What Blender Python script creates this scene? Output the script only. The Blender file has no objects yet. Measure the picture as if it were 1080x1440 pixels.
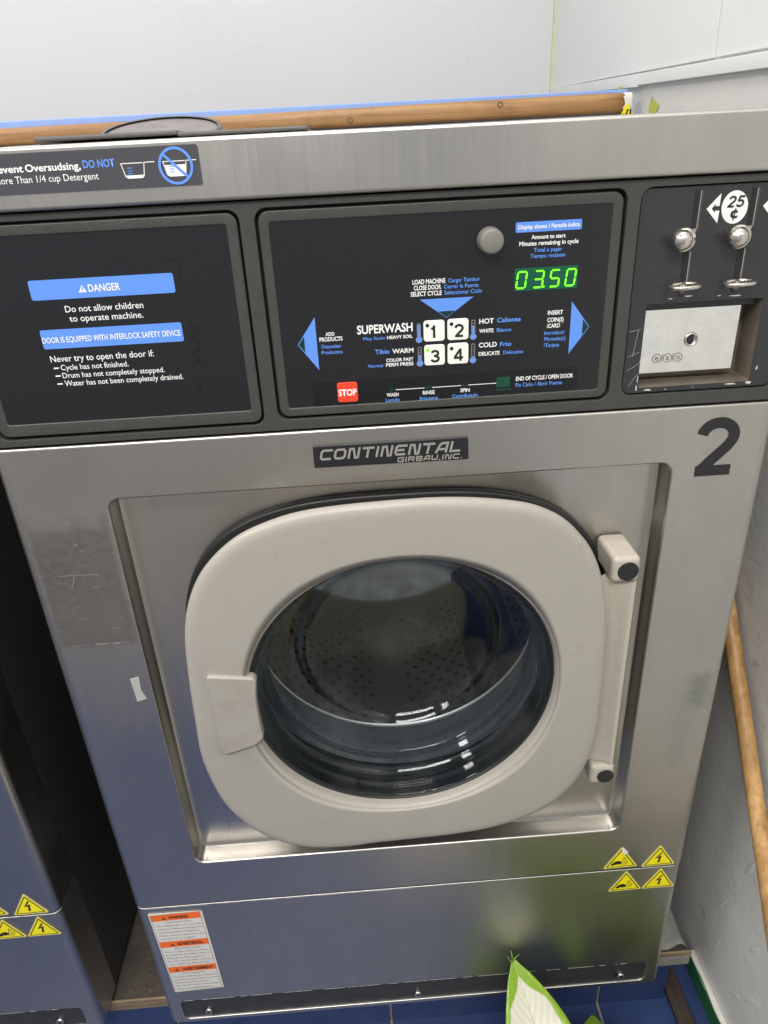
import bpy, bmesh, math, random
from mathutils import Vector, Matrix
random.seed(7)
S = bpy.context.scene
C = S.collection
R = math.radians
# ------------------------------------------------------------------ camera, world, lamps, exposure
cd = bpy.data.cameras.new('camera'); cam = bpy.data.objects.new('camera', cd); C.objects.link(cam)
cam.location = (-0.02884, -0.63410, 1.26634)
cam.rotation_euler = (R(63.3754), R(2.7488), R(-3.0902))
cd.sensor_fit = 'VERTICAL'; cd.sensor_height = 36; cd.sensor_width = 27; cd.lens = 24.944
cd.clip_start = 0.02; cd.clip_end = 60
S.camera = cam
w = bpy.data.worlds.new('World'); S.world = w; w.use_nodes = True
bg = w.node_tree.nodes['Background']; bg.inputs[0].default_value = (0.93, 0.95, 1.0, 1); bg.inputs[1].default_value = 0.50
def lamp(name, loc, size, sy, power, rot=(0, 0, 0), col=(1, 0.965, 0.91)):
    d = bpy.data.lights.new(name, 'AREA'); d.shape = 'RECTANGLE'; d.size = size; d.size_y = sy
    d.energy = power; d.color = col
    o = bpy.data.objects.new(name, d); C.objects.link(o); o.location = loc; o.rotation_euler = rot
    return o
lamp('ceiling_lamp', (-0.35, -1.55, 2.65), 1.5, 0.40, 62)
lamp('ceiling_lamp', (-1.7, -0.7, 2.65), 0.40, 1.5, 42)
lamp('ceiling_lamp', (0.10, -0.15, 2.75), 1.2, 0.25, 12)
lamp('ceiling_lamp', (-0.6, 0.75, 2.75), 1.2, 0.30, 9)
S.view_settings.view_transform = 'Standard'; S.view_settings.look = 'None'
S.view_settings.gamma = 1; S.view_settings.exposure = 0.0; S.view_settings.use_curve_mapping = False
S.render.resolution_x = 768; S.render.resolution_y = 1024
# ------------------------------------------------------------------ materials
class NT:
    def __init__(s, name):
        s.m = bpy.data.materials.new(name); s.m.use_nodes = True; s.t = s.m.node_tree
        s.b = s.t.nodes['Principled BSDF']; s.out = s.t.nodes['Material Output']
    def n(s, typ, **kw):
        x = s.t.nodes.new(typ)
        for k, v in kw.items(): setattr(x, k, v)
        return x
    def l(s, a, b): s.t.links.new(a, b)
    def val(s, sock, v):
        if hasattr(v, 'is_linked') or isinstance(v, bpy.types.NodeSocket): s.l(v, sock)
        else: sock.default_value = v
    def coord(s, scale=(1, 1, 1), kind='Object'):
        tc = s.n('ShaderNodeTexCoord'); mp = s.n('ShaderNodeMapping'); s.l(tc.outputs[kind], mp.inputs[0])
        mp.inputs['Scale'].default_value = scale
        return mp.outputs[0]
    def noise(s, scale, vec=None, detail=3, rough=.55, dist=0):
        x = s.n('ShaderNodeTexNoise'); x.inputs['Scale'].default_value = scale; x.inputs['Detail'].default_value = detail
        x.inputs['Roughness'].default_value = rough; x.inputs['Distortion'].default_value = dist
        if vec is not None: s.l(vec, x.inputs['Vector'])
        return x.outputs[0]
    def ramp(s, fac, a, b, ca=(0, 0, 0, 1), cb=(1, 1, 1, 1)):
        x = s.n('ShaderNodeValToRGB'); x.color_ramp.elements[0].position = a; x.color_ramp.elements[1].position = b
        x.color_ramp.elements[0].color = ca; x.color_ramp.elements[1].color = cb
        s.l(fac, x.inputs[0]); return x.outputs[0]
    def mr(s, v, a, b, c, d):
        x = s.n('ShaderNodeMapRange'); s.l(v, x.inputs[0])
        for i, q in enumerate((a, b, c, d)): x.inputs[i + 1].default_value = q
        return x.outputs[0]
    def math(s, op, a, b=0.0):
        x = s.n('ShaderNodeMath', operation=op); s.val(x.inputs[0], a); s.val(x.inputs[1], b); return x.outputs[0]
    def mix(s, f, a, b):
        x = s.n('ShaderNodeMixRGB'); s.val(x.inputs[0], f); s.val(x.inputs[1], a); s.val(x.inputs[2], b); return x.outputs[0]
    def bump(s, h, strength=.2, dist=.001, nrm=None):
        x = s.n('ShaderNodeBump'); x.inputs['Strength'].default_value = strength; x.inputs['Distance'].default_value = dist
        s.l(h, x.inputs['Height'])
        if nrm is not None: s.l(nrm, x.inputs['Normal'])
        return x.outputs[0]
    def box(s, x0, x1, z0, z1, soft, wob=0):
        """soft rectangular mask in object x / z"""
        co = s.coord(); sp = s.n('ShaderNodeSeparateXYZ'); s.l(co, sp.inputs[0])
        X, Z = sp.outputs[0], sp.outputs[2]
        if wob:
            nz = s.math('MULTIPLY', s.math('SUBTRACT', s.noise(60, co), .5), wob)
            X = s.math('ADD', X, nz); Z = s.math('ADD', Z, nz)
        a = s.mr(X, x0 - soft, x0 + soft, 0, 1); b = s.mr(X, x1 - soft, x1 + soft, 1, 0)
        c = s.mr(Z, z0 - soft, z0 + soft, 0, 1); d = s.mr(Z, z1 - soft, z1 + soft, 1, 0)
        return s.math('MULTIPLY', s.math('MULTIPLY', a, b), s.math('MULTIPLY', c, d))
def c4(c): return (c[0], c[1], c[2], 1)
def plain(name, col, rough=.5, metal=0, spec=.5, vary=.0, nscale=40, bump=0, bscale=300, emit=None, es=0, coat=0):
    t = NT(name); b = t.b
    b.inputs['Base Color'].default_value = c4(col); b.inputs['Roughness'].default_value = rough
    b.inputs['Metallic'].default_value = metal; b.inputs['Specular IOR Level'].default_value = spec
    b.inputs['Coat Weight'].default_value = coat
    co = t.coord()
    if vary:
        f = t.noise(nscale, co)
        t.l(t.mix(f, c4([x * (1 - vary) for x in col]), c4([min(1, x * (1 + vary)) for x in col])), b.inputs['Base Color'])
        t.l(t.mr(t.noise(nscale * 2.3, co), .3, .7, max(.03, rough - .08), min(1, rough + .1)), b.inputs['Roughness'])
    if bump: t.l(t.bump(t.noise(bscale, co), bump, .0006), b.inputs['Normal'])
    if emit: b.inputs['Emission Color'].default_value = c4(emit); b.inputs['Emission Strength'].default_value = es
    return t.m
def steel(name, wear=None, col=(.525, .505, .470), rough=.31, stretch=(430, 430, 6)):
    t = NT(name); b = t.b; co = t.coord(stretch); cw = t.coord()
    b.inputs['Metallic'].default_value = 1
    br = t.noise(1.0, co, 4, .6)
    big = t.noise(5, cw, 4); sm = t.noise(26, t.coord((1, 1, .45)), 5, .65)
    c1 = t.mix(br, c4([x * .93 for x in col]), c4([min(1, x * 1.06) for x in col]))
    c2 = t.mix(t.ramp(sm, .35, .75), c1, c4([x * .89 for x in col]))
    drip = t.ramp(t.noise(1, t.coord((34, 34, 2.6)), 4, .6), .54, .70)
    drip = t.math('MULTIPLY', drip, t.ramp(t.noise(4.5, cw, 3), .40, .62))
    c2 = t.mix(t.math('MULTIPLY', drip, .5), c2, c4([x * .84 for x in col]))
    r = t.math('ADD', t.mr(big, .3, .7, rough - .05, rough + .06), t.mr(sm, .3, .75, -.02, .06))
    r = t.math('ADD', t.math('ADD', r, t.mr(br, .2, .8, -.03, .03)), t.math('MULTIPLY', drip, .07))
    # fine random scratches
    v = t.n('ShaderNodeTexVoronoi', feature='DISTANCE_TO_EDGE'); v.inputs['Scale'].default_value = 9
    t.l(t.coord((1.0, 1, .22)), v.inputs['Vector'])
    scr = t.math('MULTIPLY', t.mr(v.outputs[0], 0, .004, 1, 0), t.ramp(t.noise(13, cw), .56, .66))
    r = t.math('ADD', r, t.math('MULTIPLY', scr, .05))
    if wear:
        for (x0, x1, z0, z1, soft, wob, dc, dr, amt) in wear:
            m = t.box(x0, x1, z0, z1, soft, wob)
            m = t.math('MULTIPLY', m, t.mr(t.noise(90, t.coord((1, 1, 1.6)), 5, .7), .3, .62, amt * .55, amt))
            c2 = t.mix(m, c2, c4(dc)); r = t.math('ADD', r, t.math('MULTIPLY', m, dr))
    t.l(c2, b.inputs['Base Color']); t.l(r, b.inputs['Roughness'])
    h = br
    h2 = t.bump(h, .10, .0002)
    t.l(t.bump(t.noise(2.5, cw, 1), .035, .006, h2), b.inputs['Normal'])
    return t.m
M = {}
WEAR = [(-.362, -.283, .812, .968, .003, .006, (.27, .245, .215), .20, 1.0),
        (-.352, -.286, .815, .87, .010, .012, (.28, .265, .25), .10, .7),
        (-.360, -.286, .952, .972, .005, .012, (.52, .50, .46), .10, .4),
        (.335, .362, .66, .71, .008, .022, (.30, .32, .31), .12, .8),
        (.325, .345, .56, .66, .008, .024, (.42, .41, .38), .10, .6),
        (-.335, -.31, .565, .59, .010, .02, (.48, .46, .44), .06, .3)]
M['steel'] = steel('brushed_steel', WEAR)
M['steel_low'] = steel('brushed_steel_low', col=(.51, .495, .47), rough=.36)
M['steel_lid'] = steel('brushed_steel_lid', rough=.36)
M['steel_plain'] = steel('brushed_steel_plain', rough=.32)
M['cab'] = plain('dark_cabinet_paint', (.035, .036, .040), .42, vary=.15, bump=.05)
M['console'] = plain('console_plastic', (.046, .047, .043), .46, vary=.08, bump=.20, bscale=900)
M['bezel'] = plain('console_bezel', (.050, .051, .046), .45, vary=.14, bump=.7, bscale=480)
M['bezel2'] = plain('console_bezel_smooth', (.050, .051, .045), .44, vary=.12, bump=.12, bscale=700)
M['mem'] = plain('membrane', (.0105, .011, .0135), .27, spec=.5)
M['mem2'] = plain('membrane_gloss', (.008, .009, .010), .16, spec=.4)
M['coinp'] = plain('coin_plate_black', (.027, .028, .032), .38, vary=.12, nscale=30)
M['black'] = plain('black_gap', (.010, .010, .011), .6)
M['rubber'] = plain('black_rubber', (.014, .014, .015), .42, vary=.2)
M['gasket'] = plain('grey_gasket', (.082, .087, .094), .30, vary=.2, nscale=30)
M['white'] = plain('print_white', (.86, .86, .84), .5)
M['blue'] = plain('print_blue', (.115, .29, .82), .45)
M['ink'] = plain('print_black', (.014, .014, .016), .45)
M['teal'] = plain('dark_green_lens', (.004, .030, .022), .25)
M['teal2'] = plain('green_lens', (.003, .065, .032), .22)
M['key'] = plain('key_white', (.86, .85, .79), .42, vary=.03)
M['red'] = plain('stop_red', (.78, .055, .022), .42)
M['ledback'] = plain('display_window', (.002, .055, .030), .2, emit=(0, .30, .10), es=.16)
M['led'] = plain('display_segment', (.1, .6, .02), .4, emit=(.16, 1.0, .0), es=1.7)
M['ledoff'] = plain('display_segment_off', (.003, .075, .050), .3)
M['grey'] = plain('icon_grey', (.30, .30, .31), .5)
M['knob'] = plain('grey_button', (.19, .182, .16), .48, vary=.08, nscale=120, bump=.06)
M['chrome'] = plain('polished_steel', (.66, .62, .56), .24, 1, vary=.05, nscale=160)
M['vault'] = plain('plated_steel', (.88, .88, .86), .22, 1, vary=.12, nscale=70, bump=.10, bscale=60)
M['edge'] = plain('bare_metal_edge', (.42, .39, .33), .4, .7, vary=.2, nscale=200)
M['dirty'] = plain('grimy_metal', (.23, .195, .155), .48, .6, vary=.30, nscale=60)
M['silver'] = plain('silver_letter', (.68, .66, .60), .30, .85)
M['door'] = plain('door_plastic', (.365, .335, .285), .36, vary=.06, nscale=18, bump=.03, bscale=500)
def doormat():
    t = NT('door_plastic'); co = t.coord(); b = t.b; c = (.362, .340, .300)
    f = t.noise(7, co, 4); g = t.noise(55, co, 5, .7)
    k = t.mix(f, c4([x * .94 for x in c]), c4([x * 1.05 for x in c]))
    k = t.mix(t.math('MULTIPLY', t.ramp(g, .60, .74), .30), k, (.22, .19, .15, 1))
    k = t.mix(t.math('MULTIPLY', t.math('MULTIPLY', t.box(-.215, -.15, .69, .82, .02, .03), t.ramp(t.noise(30, co, 5), .42, .7)), .35), k, (.24, .205, .16, 1))
    k = t.mix(t.math('MULTIPLY', t.ramp(t.noise(1, t.coord((40, 40, 3)), 4), .60, .75), .16), k, (.25, .22, .18, 1))
    t.l(k, b.inputs['Base Color']); t.l(t.mr(t.noise(22, co, 4), .3, .7, .30, .46), b.inputs['Roughness'])
    t.l(t.bump(t.noise(500, co), .03, .0006), b.inputs['Normal']); return t.m
M['door'] = doormat()
M['hinge'] = plain('hinge_plastic', (.45, .415, .35), .30, vary=.05, nscale=60)
M['cap'] = plain('black_cap', (.012, .013, .017), .36)
M['drum'] = plain('drum_steel', (.56, .54, .50), .40, 1, vary=.1, nscale=12)
M['hole'] = plain('drum_hole', (.006, .006, .006), .8)
M['kick'] = plain('kick_strip_grey', (.034, .034, .035), .55, 0, vary=.25, nscale=25)
M['screw'] = plain('screw_zinc', (.55, .53, .48), .3, 1, vary=.15, nscale=300)
M['yellow'] = plain('sticker_yellow', (.92, .80, .004), .42)
M['yedge'] = plain('sticker_edge', (.66, .60, .22), .5)
M['orange'] = plain('label_orange', (.86, .155, .022), .5)
M['paper'] = plain('label_paper', (.68, .66, .61), .6, vary=.04)
M['faint'] = plain('label_ink', (.17, .17, .165), .6)
M['stick'] = plain('sticker_dark', (.060, .061, .070), .40)
M['chip'] = plain('worn_paint_chip', (.62, .60, .55), .6, vary=.2, nscale=200)
M['scrap'] = plain('torn_paper', (.42, .41, .40), .7, vary=.1, nscale=120)
M['scratch'] = plain('glue_scratch', (.40, .38, .34), .6)
M['wall'] = plain('white_panel', (.67, .67, .67), .30, vary=.015, nscale=1.5)
def wallpaint():
    t = NT('painted_wall'); co = t.coord(); b = t.b
    d = t.noise(6, co, 5, .6)
    c = t.mix(t.ramp(d, .42, .75), (.76, .76, .73, 1), (.69, .695, .67, 1))
    sp = t.math('MULTIPLY', t.ramp(t.noise(14, co, 4, .65), .62, .70), t.ramp(t.noise(70, co, 3), .45, .6))
    c = t.mix(t.math('MULTIPLY', sp, .55), c, (.33, .34, .33, 1))
    t.l(c, b.inputs['Base Color']); b.inputs['Roughness'].default_value = .33
    h = t.math('ADD', t.noise(22, t.coord((1, 1, 1.3)), 5, .6, .6), t.math('MULTIPLY', t.noise(150, co), .25))
    t.l(t.bump(h, .38, .004), b.inputs['Normal']); return t.m
M['wallp'] = wallpaint()
def panelpaint():
    t = NT('stippled_panel'); co = t.coord(); b = t.b
    f = t.ramp(t.noise(300, t.coord((1, .5, 1.6)), 3), .60, .67)
    z = t.ramp(t.noise(5, co, 3), .40, .62)
    f = t.math('MULTIPLY', f, z)
    c = t.mix(t.ramp(t.noise(4, co, 5, .6), .5, .8), (.72, .745, .725, 1), (.60, .63, .615, 1))
    c = t.mix(t.math('MULTIPLY', f, .45), c, (.42, .44, .43, 1))
    t.l(c, b.inputs['Base Color']); b.inputs['Roughness'].default_value = .36
    t.l(t.bump(t.noise(220, co), .2, .001), b.inputs['Normal']); return t.m
M['panel'] = panelpaint()
def wood(name, a, b_, axis=0, rough=.45, sc=1.0):
    t = NT(name); s = [38 * sc] * 3; s[axis] = 2.2 * sc
    co = t.coord(tuple(s)); n1 = t.noise(1, co, 6, .62, 1.3)
    s2 = [190 * sc] * 3; s2[axis] = 7 * sc
    n2 = t.noise(1, t.coord(tuple(s2)), 3)
    c = t.mix(t.ramp(n1, .32, .70), c4(a), c4(b_))
    c = t.mix(t.math('MULTIPLY', t.ramp(n2, .5, .75), .45), c, c4([x * .55 for x in b_]))
    c = t.mix(t.math('MULTIPLY', t.ramp(t.noise(9, t.coord(), 5, .7), .50, .72), .45), c, c4([x * .5 for x in b_]))
    t.l(c, t.b.inputs['Base Color']); t.b.inputs['Roughness'].default_value = rough
    t.l(t.bump(n2, .15, .0006), t.b.inputs['Normal']); return t.m
M['rail'] = wood('rail_wood', (.46, .26, .105), (.27, .125, .042), 0, .4)
M['pole'] = wood('pole_wood', (.62, .38, .155), (.36, .175, .055), 2, .42)
M['trimw'] = wood('plinth_trim_wood', (.38, .28, .17), (.17, .12, .07), 0, .6)
M['board'] = wood('old_board', (.075, .052, .036), (.028, .021, .017), 1, .6)
M['tile'] = plain('blue_tile', (.026, .048, .140), .38, vary=.18, nscale=9, bump=.04, bscale=40)
M['grout'] = plain('grout', (.26, .25, .23), .8, vary=.15, nscale=80, bump=.3)
M['bluep'] = plain('blue_paint', (.26, .40, .78), .45, vary=.06)
M['dust'] = plain('dusty_concrete', (.075, .062, .050), .85, vary=.45, nscale=22, bump=.6, bscale=60)
M['lint'] = plain('lint_debris', (.085, .072, .058), .95, vary=.5, nscale=60)
M['cloth'] = plain('grey_rag', (.26, .255, .24), .9, vary=.3, nscale=40, bump=.4, bscale=120)
M['greenp'] = plain('green_tape', (.018, .115, .040), .5, vary=.2, nscale=40)
M['basew'] = plain('baseboard_white', (.72, .70, .65), .5, vary=.08, nscale=60)
M['floor3'] = plain('beige_tile', (.36, .335, .27), .4, vary=.1, nscale=6)
M['floor2'] = plain('beige_floor', (.21, .195, .175), .35, vary=.1, nscale=4)
M['pot'] = plain('terracotta', (.42, .20, .11), .7, vary=.1)
M['soil'] = plain('soil', (.03, .022, .016), .95, vary=.4, bump=.6, bscale=120)
M['stem'] = plain('green_stem', (.20, .34, .05), .45)
M['lime'] = plain('lime_paint', (.52, .56, .10), .5, vary=.1)
M['caulk'] = plain('corner_caulk', (.62, .63, .42), .5, vary=.2, nscale=30)
M['dgrey'] = plain('lid_plastic', (.085, .085, .085), .4, vary=.1)
M['lidface'] = plain('stained_steel', (.28, .25, .25), .42, .7, vary=.35, nscale=45, bump=.15, bscale=90)
def glassmat():
    t = NT('door_glass'); t.t.nodes.remove(t.b)
    tr = t.n('ShaderNodeBsdfTransparent'); tr.inputs[0].default_value = (.86, .90, .92, 1)
    gl = t.n('ShaderNodeBsdfGlossy'); gl.inputs['Roughness'].default_value = .035; gl.inputs[0].default_value = (1, 1, 1, 1)
    lw = t.n('ShaderNodeLayerWeight'); lw.inputs[0].default_value = .5
    p5 = t.math('POWER', lw.outputs['Facing'], 3.2); fres = t.math('ADD', t.math('MULTIPLY', p5, .80), .020)
    co = t.coord()
    sm = t.ramp(t.noise(11, t.coord((1, 1, .7)), 5, .65), .48, .78)
    df = t.n('ShaderNodeBsdfDiffuse'); df.inputs[0].default_value = (.5, .5, .48, 1)
    m1 = t.n('ShaderNodeMixShader'); m2 = t.n('ShaderNodeMixShader')
    t.l(fres, m1.inputs[0]); t.l(tr.outputs[0], m1.inputs[1]); t.l(gl.outputs[0], m1.inputs[2])
    t.l(t.math('MULTIPLY', sm, .05), m2.inputs[0]); t.l(m1.outputs[0], m2.inputs[1]); t.l(df.outputs[0], m2.inputs[2])
    t.l(m2.outputs[0], t.out.inputs[0]); return t.m
M['glass'] = glassmat()
def leafmat():
    t = NT('variegated_leaf'); uv = t.coord((1, 1, 1), 'UV'); sp = t.n('ShaderNodeSeparateXYZ'); t.l(uv, sp.inputs[0])
    ax = t.math('ABSOLUTE', t.math('SUBTRACT', t.math('MULTIPLY', sp.outputs[0], 2), 1))
    n = t.noise(5, uv, 4)
    v = sp.outputs[1]
    lim = t.math('MULTIPLY', t.mr(v, .88, .70, 0, .80), 1.0)
    d = t.math('SUBTRACT', t.math('ADD', ax, t.math('MULTIPLY', t.math('SUBTRACT', n, .5), .20)), lim)
    w_ = t.mr(d, -.05, .05, 1, 0)
    g = t.mix(t.noise(9, uv), (.27, .42, .018, 1), (.13, .28, .012, 1))
    veins = t.math('SINE', t.math('MULTIPLY', t.math('ADD', v, t.math('MULTIPLY', ax, -.35)), 75))
    cream = t.mix(t.mr(veins, -1, 1, 0, 1), (.56, .545, .44, 1), (.62, .61, .51, 1))
    c = t.mix(w_, g, cream)
    rib = t.mr(ax, .0, .035, 1, 0)
    c = t.mix(t.math('MULTIPLY', rib, .6), c, (.36, .37, .26, 1))
    t.l(c, t.b.inputs['Base Color']); t.b.inputs['Roughness'].default_value = .33
    t.b.inputs['Subsurface Weight'].default_value = .12; t.b.inputs['Subsurface Radius'].default_value = (.004, .006, .002)
    t.l(t.bump(veins, .12, .001), t.b.inputs['Normal']); return t.m
M['leaf'] = leafmat()
M['leaf_green'] = plain('green_leaf', (.105, .170, .012), .36, vary=.35, nscale=14)
# ------------------------------------------------------------------ helpers
def link(name, me, mat, parent=None, smooth=False):
    o = bpy.data.objects.new(name, me); C.objects.link(o)
    if mat is not None: me.materials.append(M[mat] if isinstance(mat, str) else mat)
    if parent is not None:
        o.parent = parent
        if parent.parent is None and parent.type == 'EMPTY': o.location = -parent.location
    if smooth:
        for p in me.polygons: p.use_smooth = True
    return o
def tag(o, label, cat=None, group=None, kind=None):
    if label: o['label'] = label
    if cat: o['category'] = cat
    if group: o['group'] = group
    if kind: o['kind'] = kind
    return o
def thing(name, loc, label, cat, group=None):
    o = bpy.data.objects.new(name, None); C.objects.link(o); o.location = loc; o.empty_display_size = .05
    return tag(o, label, cat, group)
def mesh(name, v, f, mat, parent=None, smooth=False):
    me = bpy.data.meshes.new(name); me.from_pydata([tuple(q) for q in v], [], f); me.update()
    return link(name, me, mat, parent, smooth)
def frombm(name, bm, mat, parent=None, smooth=False):
    bmesh.ops.recalc_face_normals(bm, faces=bm.faces[:])
    me = bpy.data.meshes.new(name); bm.to_mesh(me); bm.free()
    return link(name, me, mat, parent, smooth)
def bevmod(o, wdt, seg=2, ang=35):
    m = o.modifiers.new('bevel', 'BEVEL'); m.width = wdt; m.segments = seg; m.limit_method = 'ANGLE'; m.angle_limit = R(ang)
    m.harden_normals = False
    for p in o.data.polygons: p.use_smooth = True
    o.data.set_sharp_from_angle(angle=R(30)) if hasattr(o.data, 'set_sharp_from_angle') else None
    wn = o.modifiers.new('normals', 'WEIGHTED_NORMAL'); wn.keep_sharp = False
    return o
def rrect(x0, x1, z0, z1, r, n=6):
    p = []
    for cx, cz, a0 in ((x1 - r, z1 - r, 0), (x0 + r, z1 - r, 90), (x0 + r, z0 + r, 180), (x1 - r, z0 + r, 270)):
        for i in range(n + 1):
            a = R(a0 + 90 * i / n); p.append((cx + r * math.cos(a), cz + r * math.sin(a)))
    return p
def rrectd(x0, x1, z0, z1, r, n=6, m=10):
    """rounded rectangle with m extra points on every straight side"""
    p = rrect(x0, x1, z0, z1, r, n); out = []
    for k in range(4):
        c = p[k * (n + 1):(k + 1) * (n + 1)]; q = p[((k + 1) % 4) * (n + 1)]; out += c
        for i in range(1, m + 1):
            t = i / (m + 1); out.append((c[-1][0] + (q[0] - c[-1][0]) * t, c[-1][1] + (q[1] - c[-1][1]) * t))
    return out
def circle(cx, cz, r, n=32): return [(cx + r * math.cos(2 * math.pi * i / n), cz + r * math.sin(2 * math.pi * i / n)) for i in range(n)]
def plate(name, pts, y, th, mat, parent=None, bev=0, seg=2):
    """solid slab, outline in x/z, front face at y, back at y+th"""
    n = len(pts)
    v = [(x, y, z) for x, z in pts] + [(x, y + th, z) for x, z in pts]
    f = [tuple(range(n)), tuple(range(2 * n - 1, n - 1, -1))]
    f += [(i + n, (i + 1) % n + n, (i + 1) % n, i) for i in range(n)]
    bm = bmesh.new(); vs = [bm.verts.new(q) for q in v]
    for q in f: bm.faces.new([vs[i] for i in q])
    o = frombm(name, bm, mat, parent)
    if bev: bevmod(o, bev, seg)
    return o
def fillrings(bm, loops):
    """flat fill between outer loop and hole loops (lists of BMVerts)"""
    ed = []
    for lp in loops:
        for i in range(len(lp)):
            a, b = lp[i], lp[(i + 1) % len(lp)]
            e = bm.edges.get((a, b)) or bm.edges.new((a, b)); ed.append(e)
    bmesh.ops.triangle_fill(bm, use_beauty=True, use_dissolve=False, edges=ed)
def holed(name, outer, holes, y, th, mat, parent=None, bev=0, seg=2):
    bm = bmesh.new()
    loops = [[bm.verts.new((x, y, z)) for x, z in lp] for lp in [outer] + holes]
    fillrings(bm, loops)
    back = [[bm.verts.new((x, y + th, z)) for x, z in lp] for lp in [outer] + holes]
    for a, b in zip(loops, back):
        n = len(a)
        for i in range(n): bm.faces.new((a[i], a[(i + 1) % n], b[(i + 1) % n], b[i]))
    fillrings(bm, back)
    o = frombm(name, bm, mat, parent)
    if bev: bevmod(o, bev, seg)
    return o
def box(name, x0, x1, y0, y1, z0, z1, mat, parent=None, bev=0, seg=2, skip=()):
    v = [(x0, y0, z0), (x1, y0, z0), (x1, y1, z0), (x0, y1, z0), (x0, y0, z1), (x1, y0, z1), (x1, y1, z1), (x0, y1, z1)]
    f = {'b': (0, 3, 2, 1), 't': (4, 5, 6, 7), 'f': (0, 1, 5, 4), 'k': (2, 3, 7, 6), 'l': (3, 0, 4, 7), 'r': (1, 2, 6, 5)}
    o = mesh(name, v, [q for k, q in f.items() if k not in skip], mat, parent)
    if bev: bevmod(o, bev, seg)
    return o
def loft(name, rings, mat, parent=None, closed=True, capa=False, capb=False, smooth=True):
    v = [q for r in rings for q in r]; n = len(rings[0]); f = []
    for k in range(len(rings) - 1):
        for i in range(n if closed else n - 1):
            j = (i + 1) % n
            f.append((k * n + i, k * n + j, (k + 1) * n + j, (k + 1) * n + i))
    if capa: f.append(tuple(range(n - 1, -1, -1)))
    if capb: f.append(tuple(range((len(rings) - 1) * n, len(rings) * n)))
    bm = bmesh.new(); vs = [bm.verts.new(q) for q in v]
    for q in f: bm.faces.new([vs[i] for i in q])
    return frombm(name, bm, mat, parent, smooth)
def revolve(name, prof, cx, cz, mat, parent=None, n=72, smooth=True):
    """profile (r, y) revolved round a horizontal y axis"""
    rings = [[(cx + r * math.cos(2 * math.pi * i / n), y, cz + r * math.sin(2 * math.pi * i / n)) for i in range(n)] for r, y in prof]
    return loft(name, rings, mat, parent, True, False, False, smooth)
def tube(name, pts, r, mat, parent=None, n=12, closed=False, smooth=True):
    pts = [Vector(q) for q in pts]; rings = []
    m = len(pts)
    rad = r if isinstance(r, (list, tuple)) else [r] * m
    up = Vector((0.13, 0.31, 1)).normalized()
    for i, q in enumerate(pts):
        a = pts[(i - 1) % m] if (closed or i > 0) else q; b = pts[(i + 1) % m] if (closed or i < m - 1) else q
        d = (b - a).normalized(); u = d.cross(up)
        if u.length < 1e-3: u = d.cross(Vector((1, 0, 0)))
        u.normalize(); w_ = u.cross(d)
        rings.append([q + rad[i] * (math.cos(2 * math.pi * k / n) * u + math.sin(2 * math.pi * k / n) * w_) for k in range(n)])
    if closed: rings.append(rings[0]); 
    return loft(name, rings, mat, parent, True, not closed, not closed, smooth)
def flat(name, polys, y, mat, parent=None):
    """flat print: list of outlines in x/z at depth y"""
    v = []; f = []
    for p in polys:
        f.append(tuple(range(len(v), len(v) + len(p)))); v += [(x, y, z) for x, z in p]
    bm = bmesh.new(); vs = [bm.verts.new(q) for q in v]
    for q in f:
        fc = bm.faces.new([vs[i] for i in q]); fc.normal_update()
        if fc.normal.y > 0: fc.normal_flip()
    me = bpy.data.meshes.new(name); bm.to_mesh(me); bm.free()
    return link(name, me, mat, parent)
def strokes(lines, t):
    """thick polylines -> quads (mitred)"""
    out = []
    for ln in lines:
        closed = ln[0] == ln[-1] and len(ln) > 2
        p = [Vector(q) for q in (ln[:-1] if closed else ln)]; n = len(p); L = []; Rr = []
        for i in range(n):
            a = p[i - 1] if (i > 0 or closed) else None; b = p[(i + 1) % n] if (i < n - 1 or closed) else None
            d1 = (p[i] - a).normalized() if a is not None else (b - p[i]).normalized()
            d2 = (b - p[i]).normalized() if b is not None else d1
            n1 = Vector((-d1.y, d1.x)); n2 = Vector((-d2.y, d2.x)); mt = (n1 + n2)
            if mt.length < 1e-6: mt = n1.copy()
            mt.normalize(); k = t / 2 / max(.4, mt.dot(n1)); L.append(p[i] + mt * k); Rr.append(p[i] - mt * k)
        for i in range(n if closed else n - 1):
            j = (i + 1) % n; out.append([tuple(Rr[i]), tuple(Rr[j]), tuple(L[j]), tuple(L[i])])
    return out
def arc(cx, cz, rx, rz, a0, a1, n=10): return [(cx + rx * math.cos(R(a0 + (a1 - a0) * i / n)), cz + rz * math.sin(R(a0 + (a1 - a0) * i / n))) for i in range(n + 1)]
NUM = {'1': [[(.60, 0), (.60, 1.0)], [(.60, .86), (.47, .77), (.26, .71)]],
       '2': [arc(.50, .695, .36, .235, 172, -20, 14) + [(.74, .50), (.40, .24), (.20, .07)], [(.10, .07), (.90, .07)]],
       '3': [arc(.48, .735, .33, .20, 165, -75, 12), [(.36, .535), (.56, .535)], arc(.48, .285, .37, .22, 78, -168, 14)],
       '4': [[(.70, 0), (.70, 1.0)], [(.66, .93), (.13, .31)], [(.04, .27), (.96, .27)]],
       '5': [[(.88, .93), (.28, .93), (.20, .52)], [(.20, .50)] + arc(.48, .33, .37, .26, 130, -160, 16)]}
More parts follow.
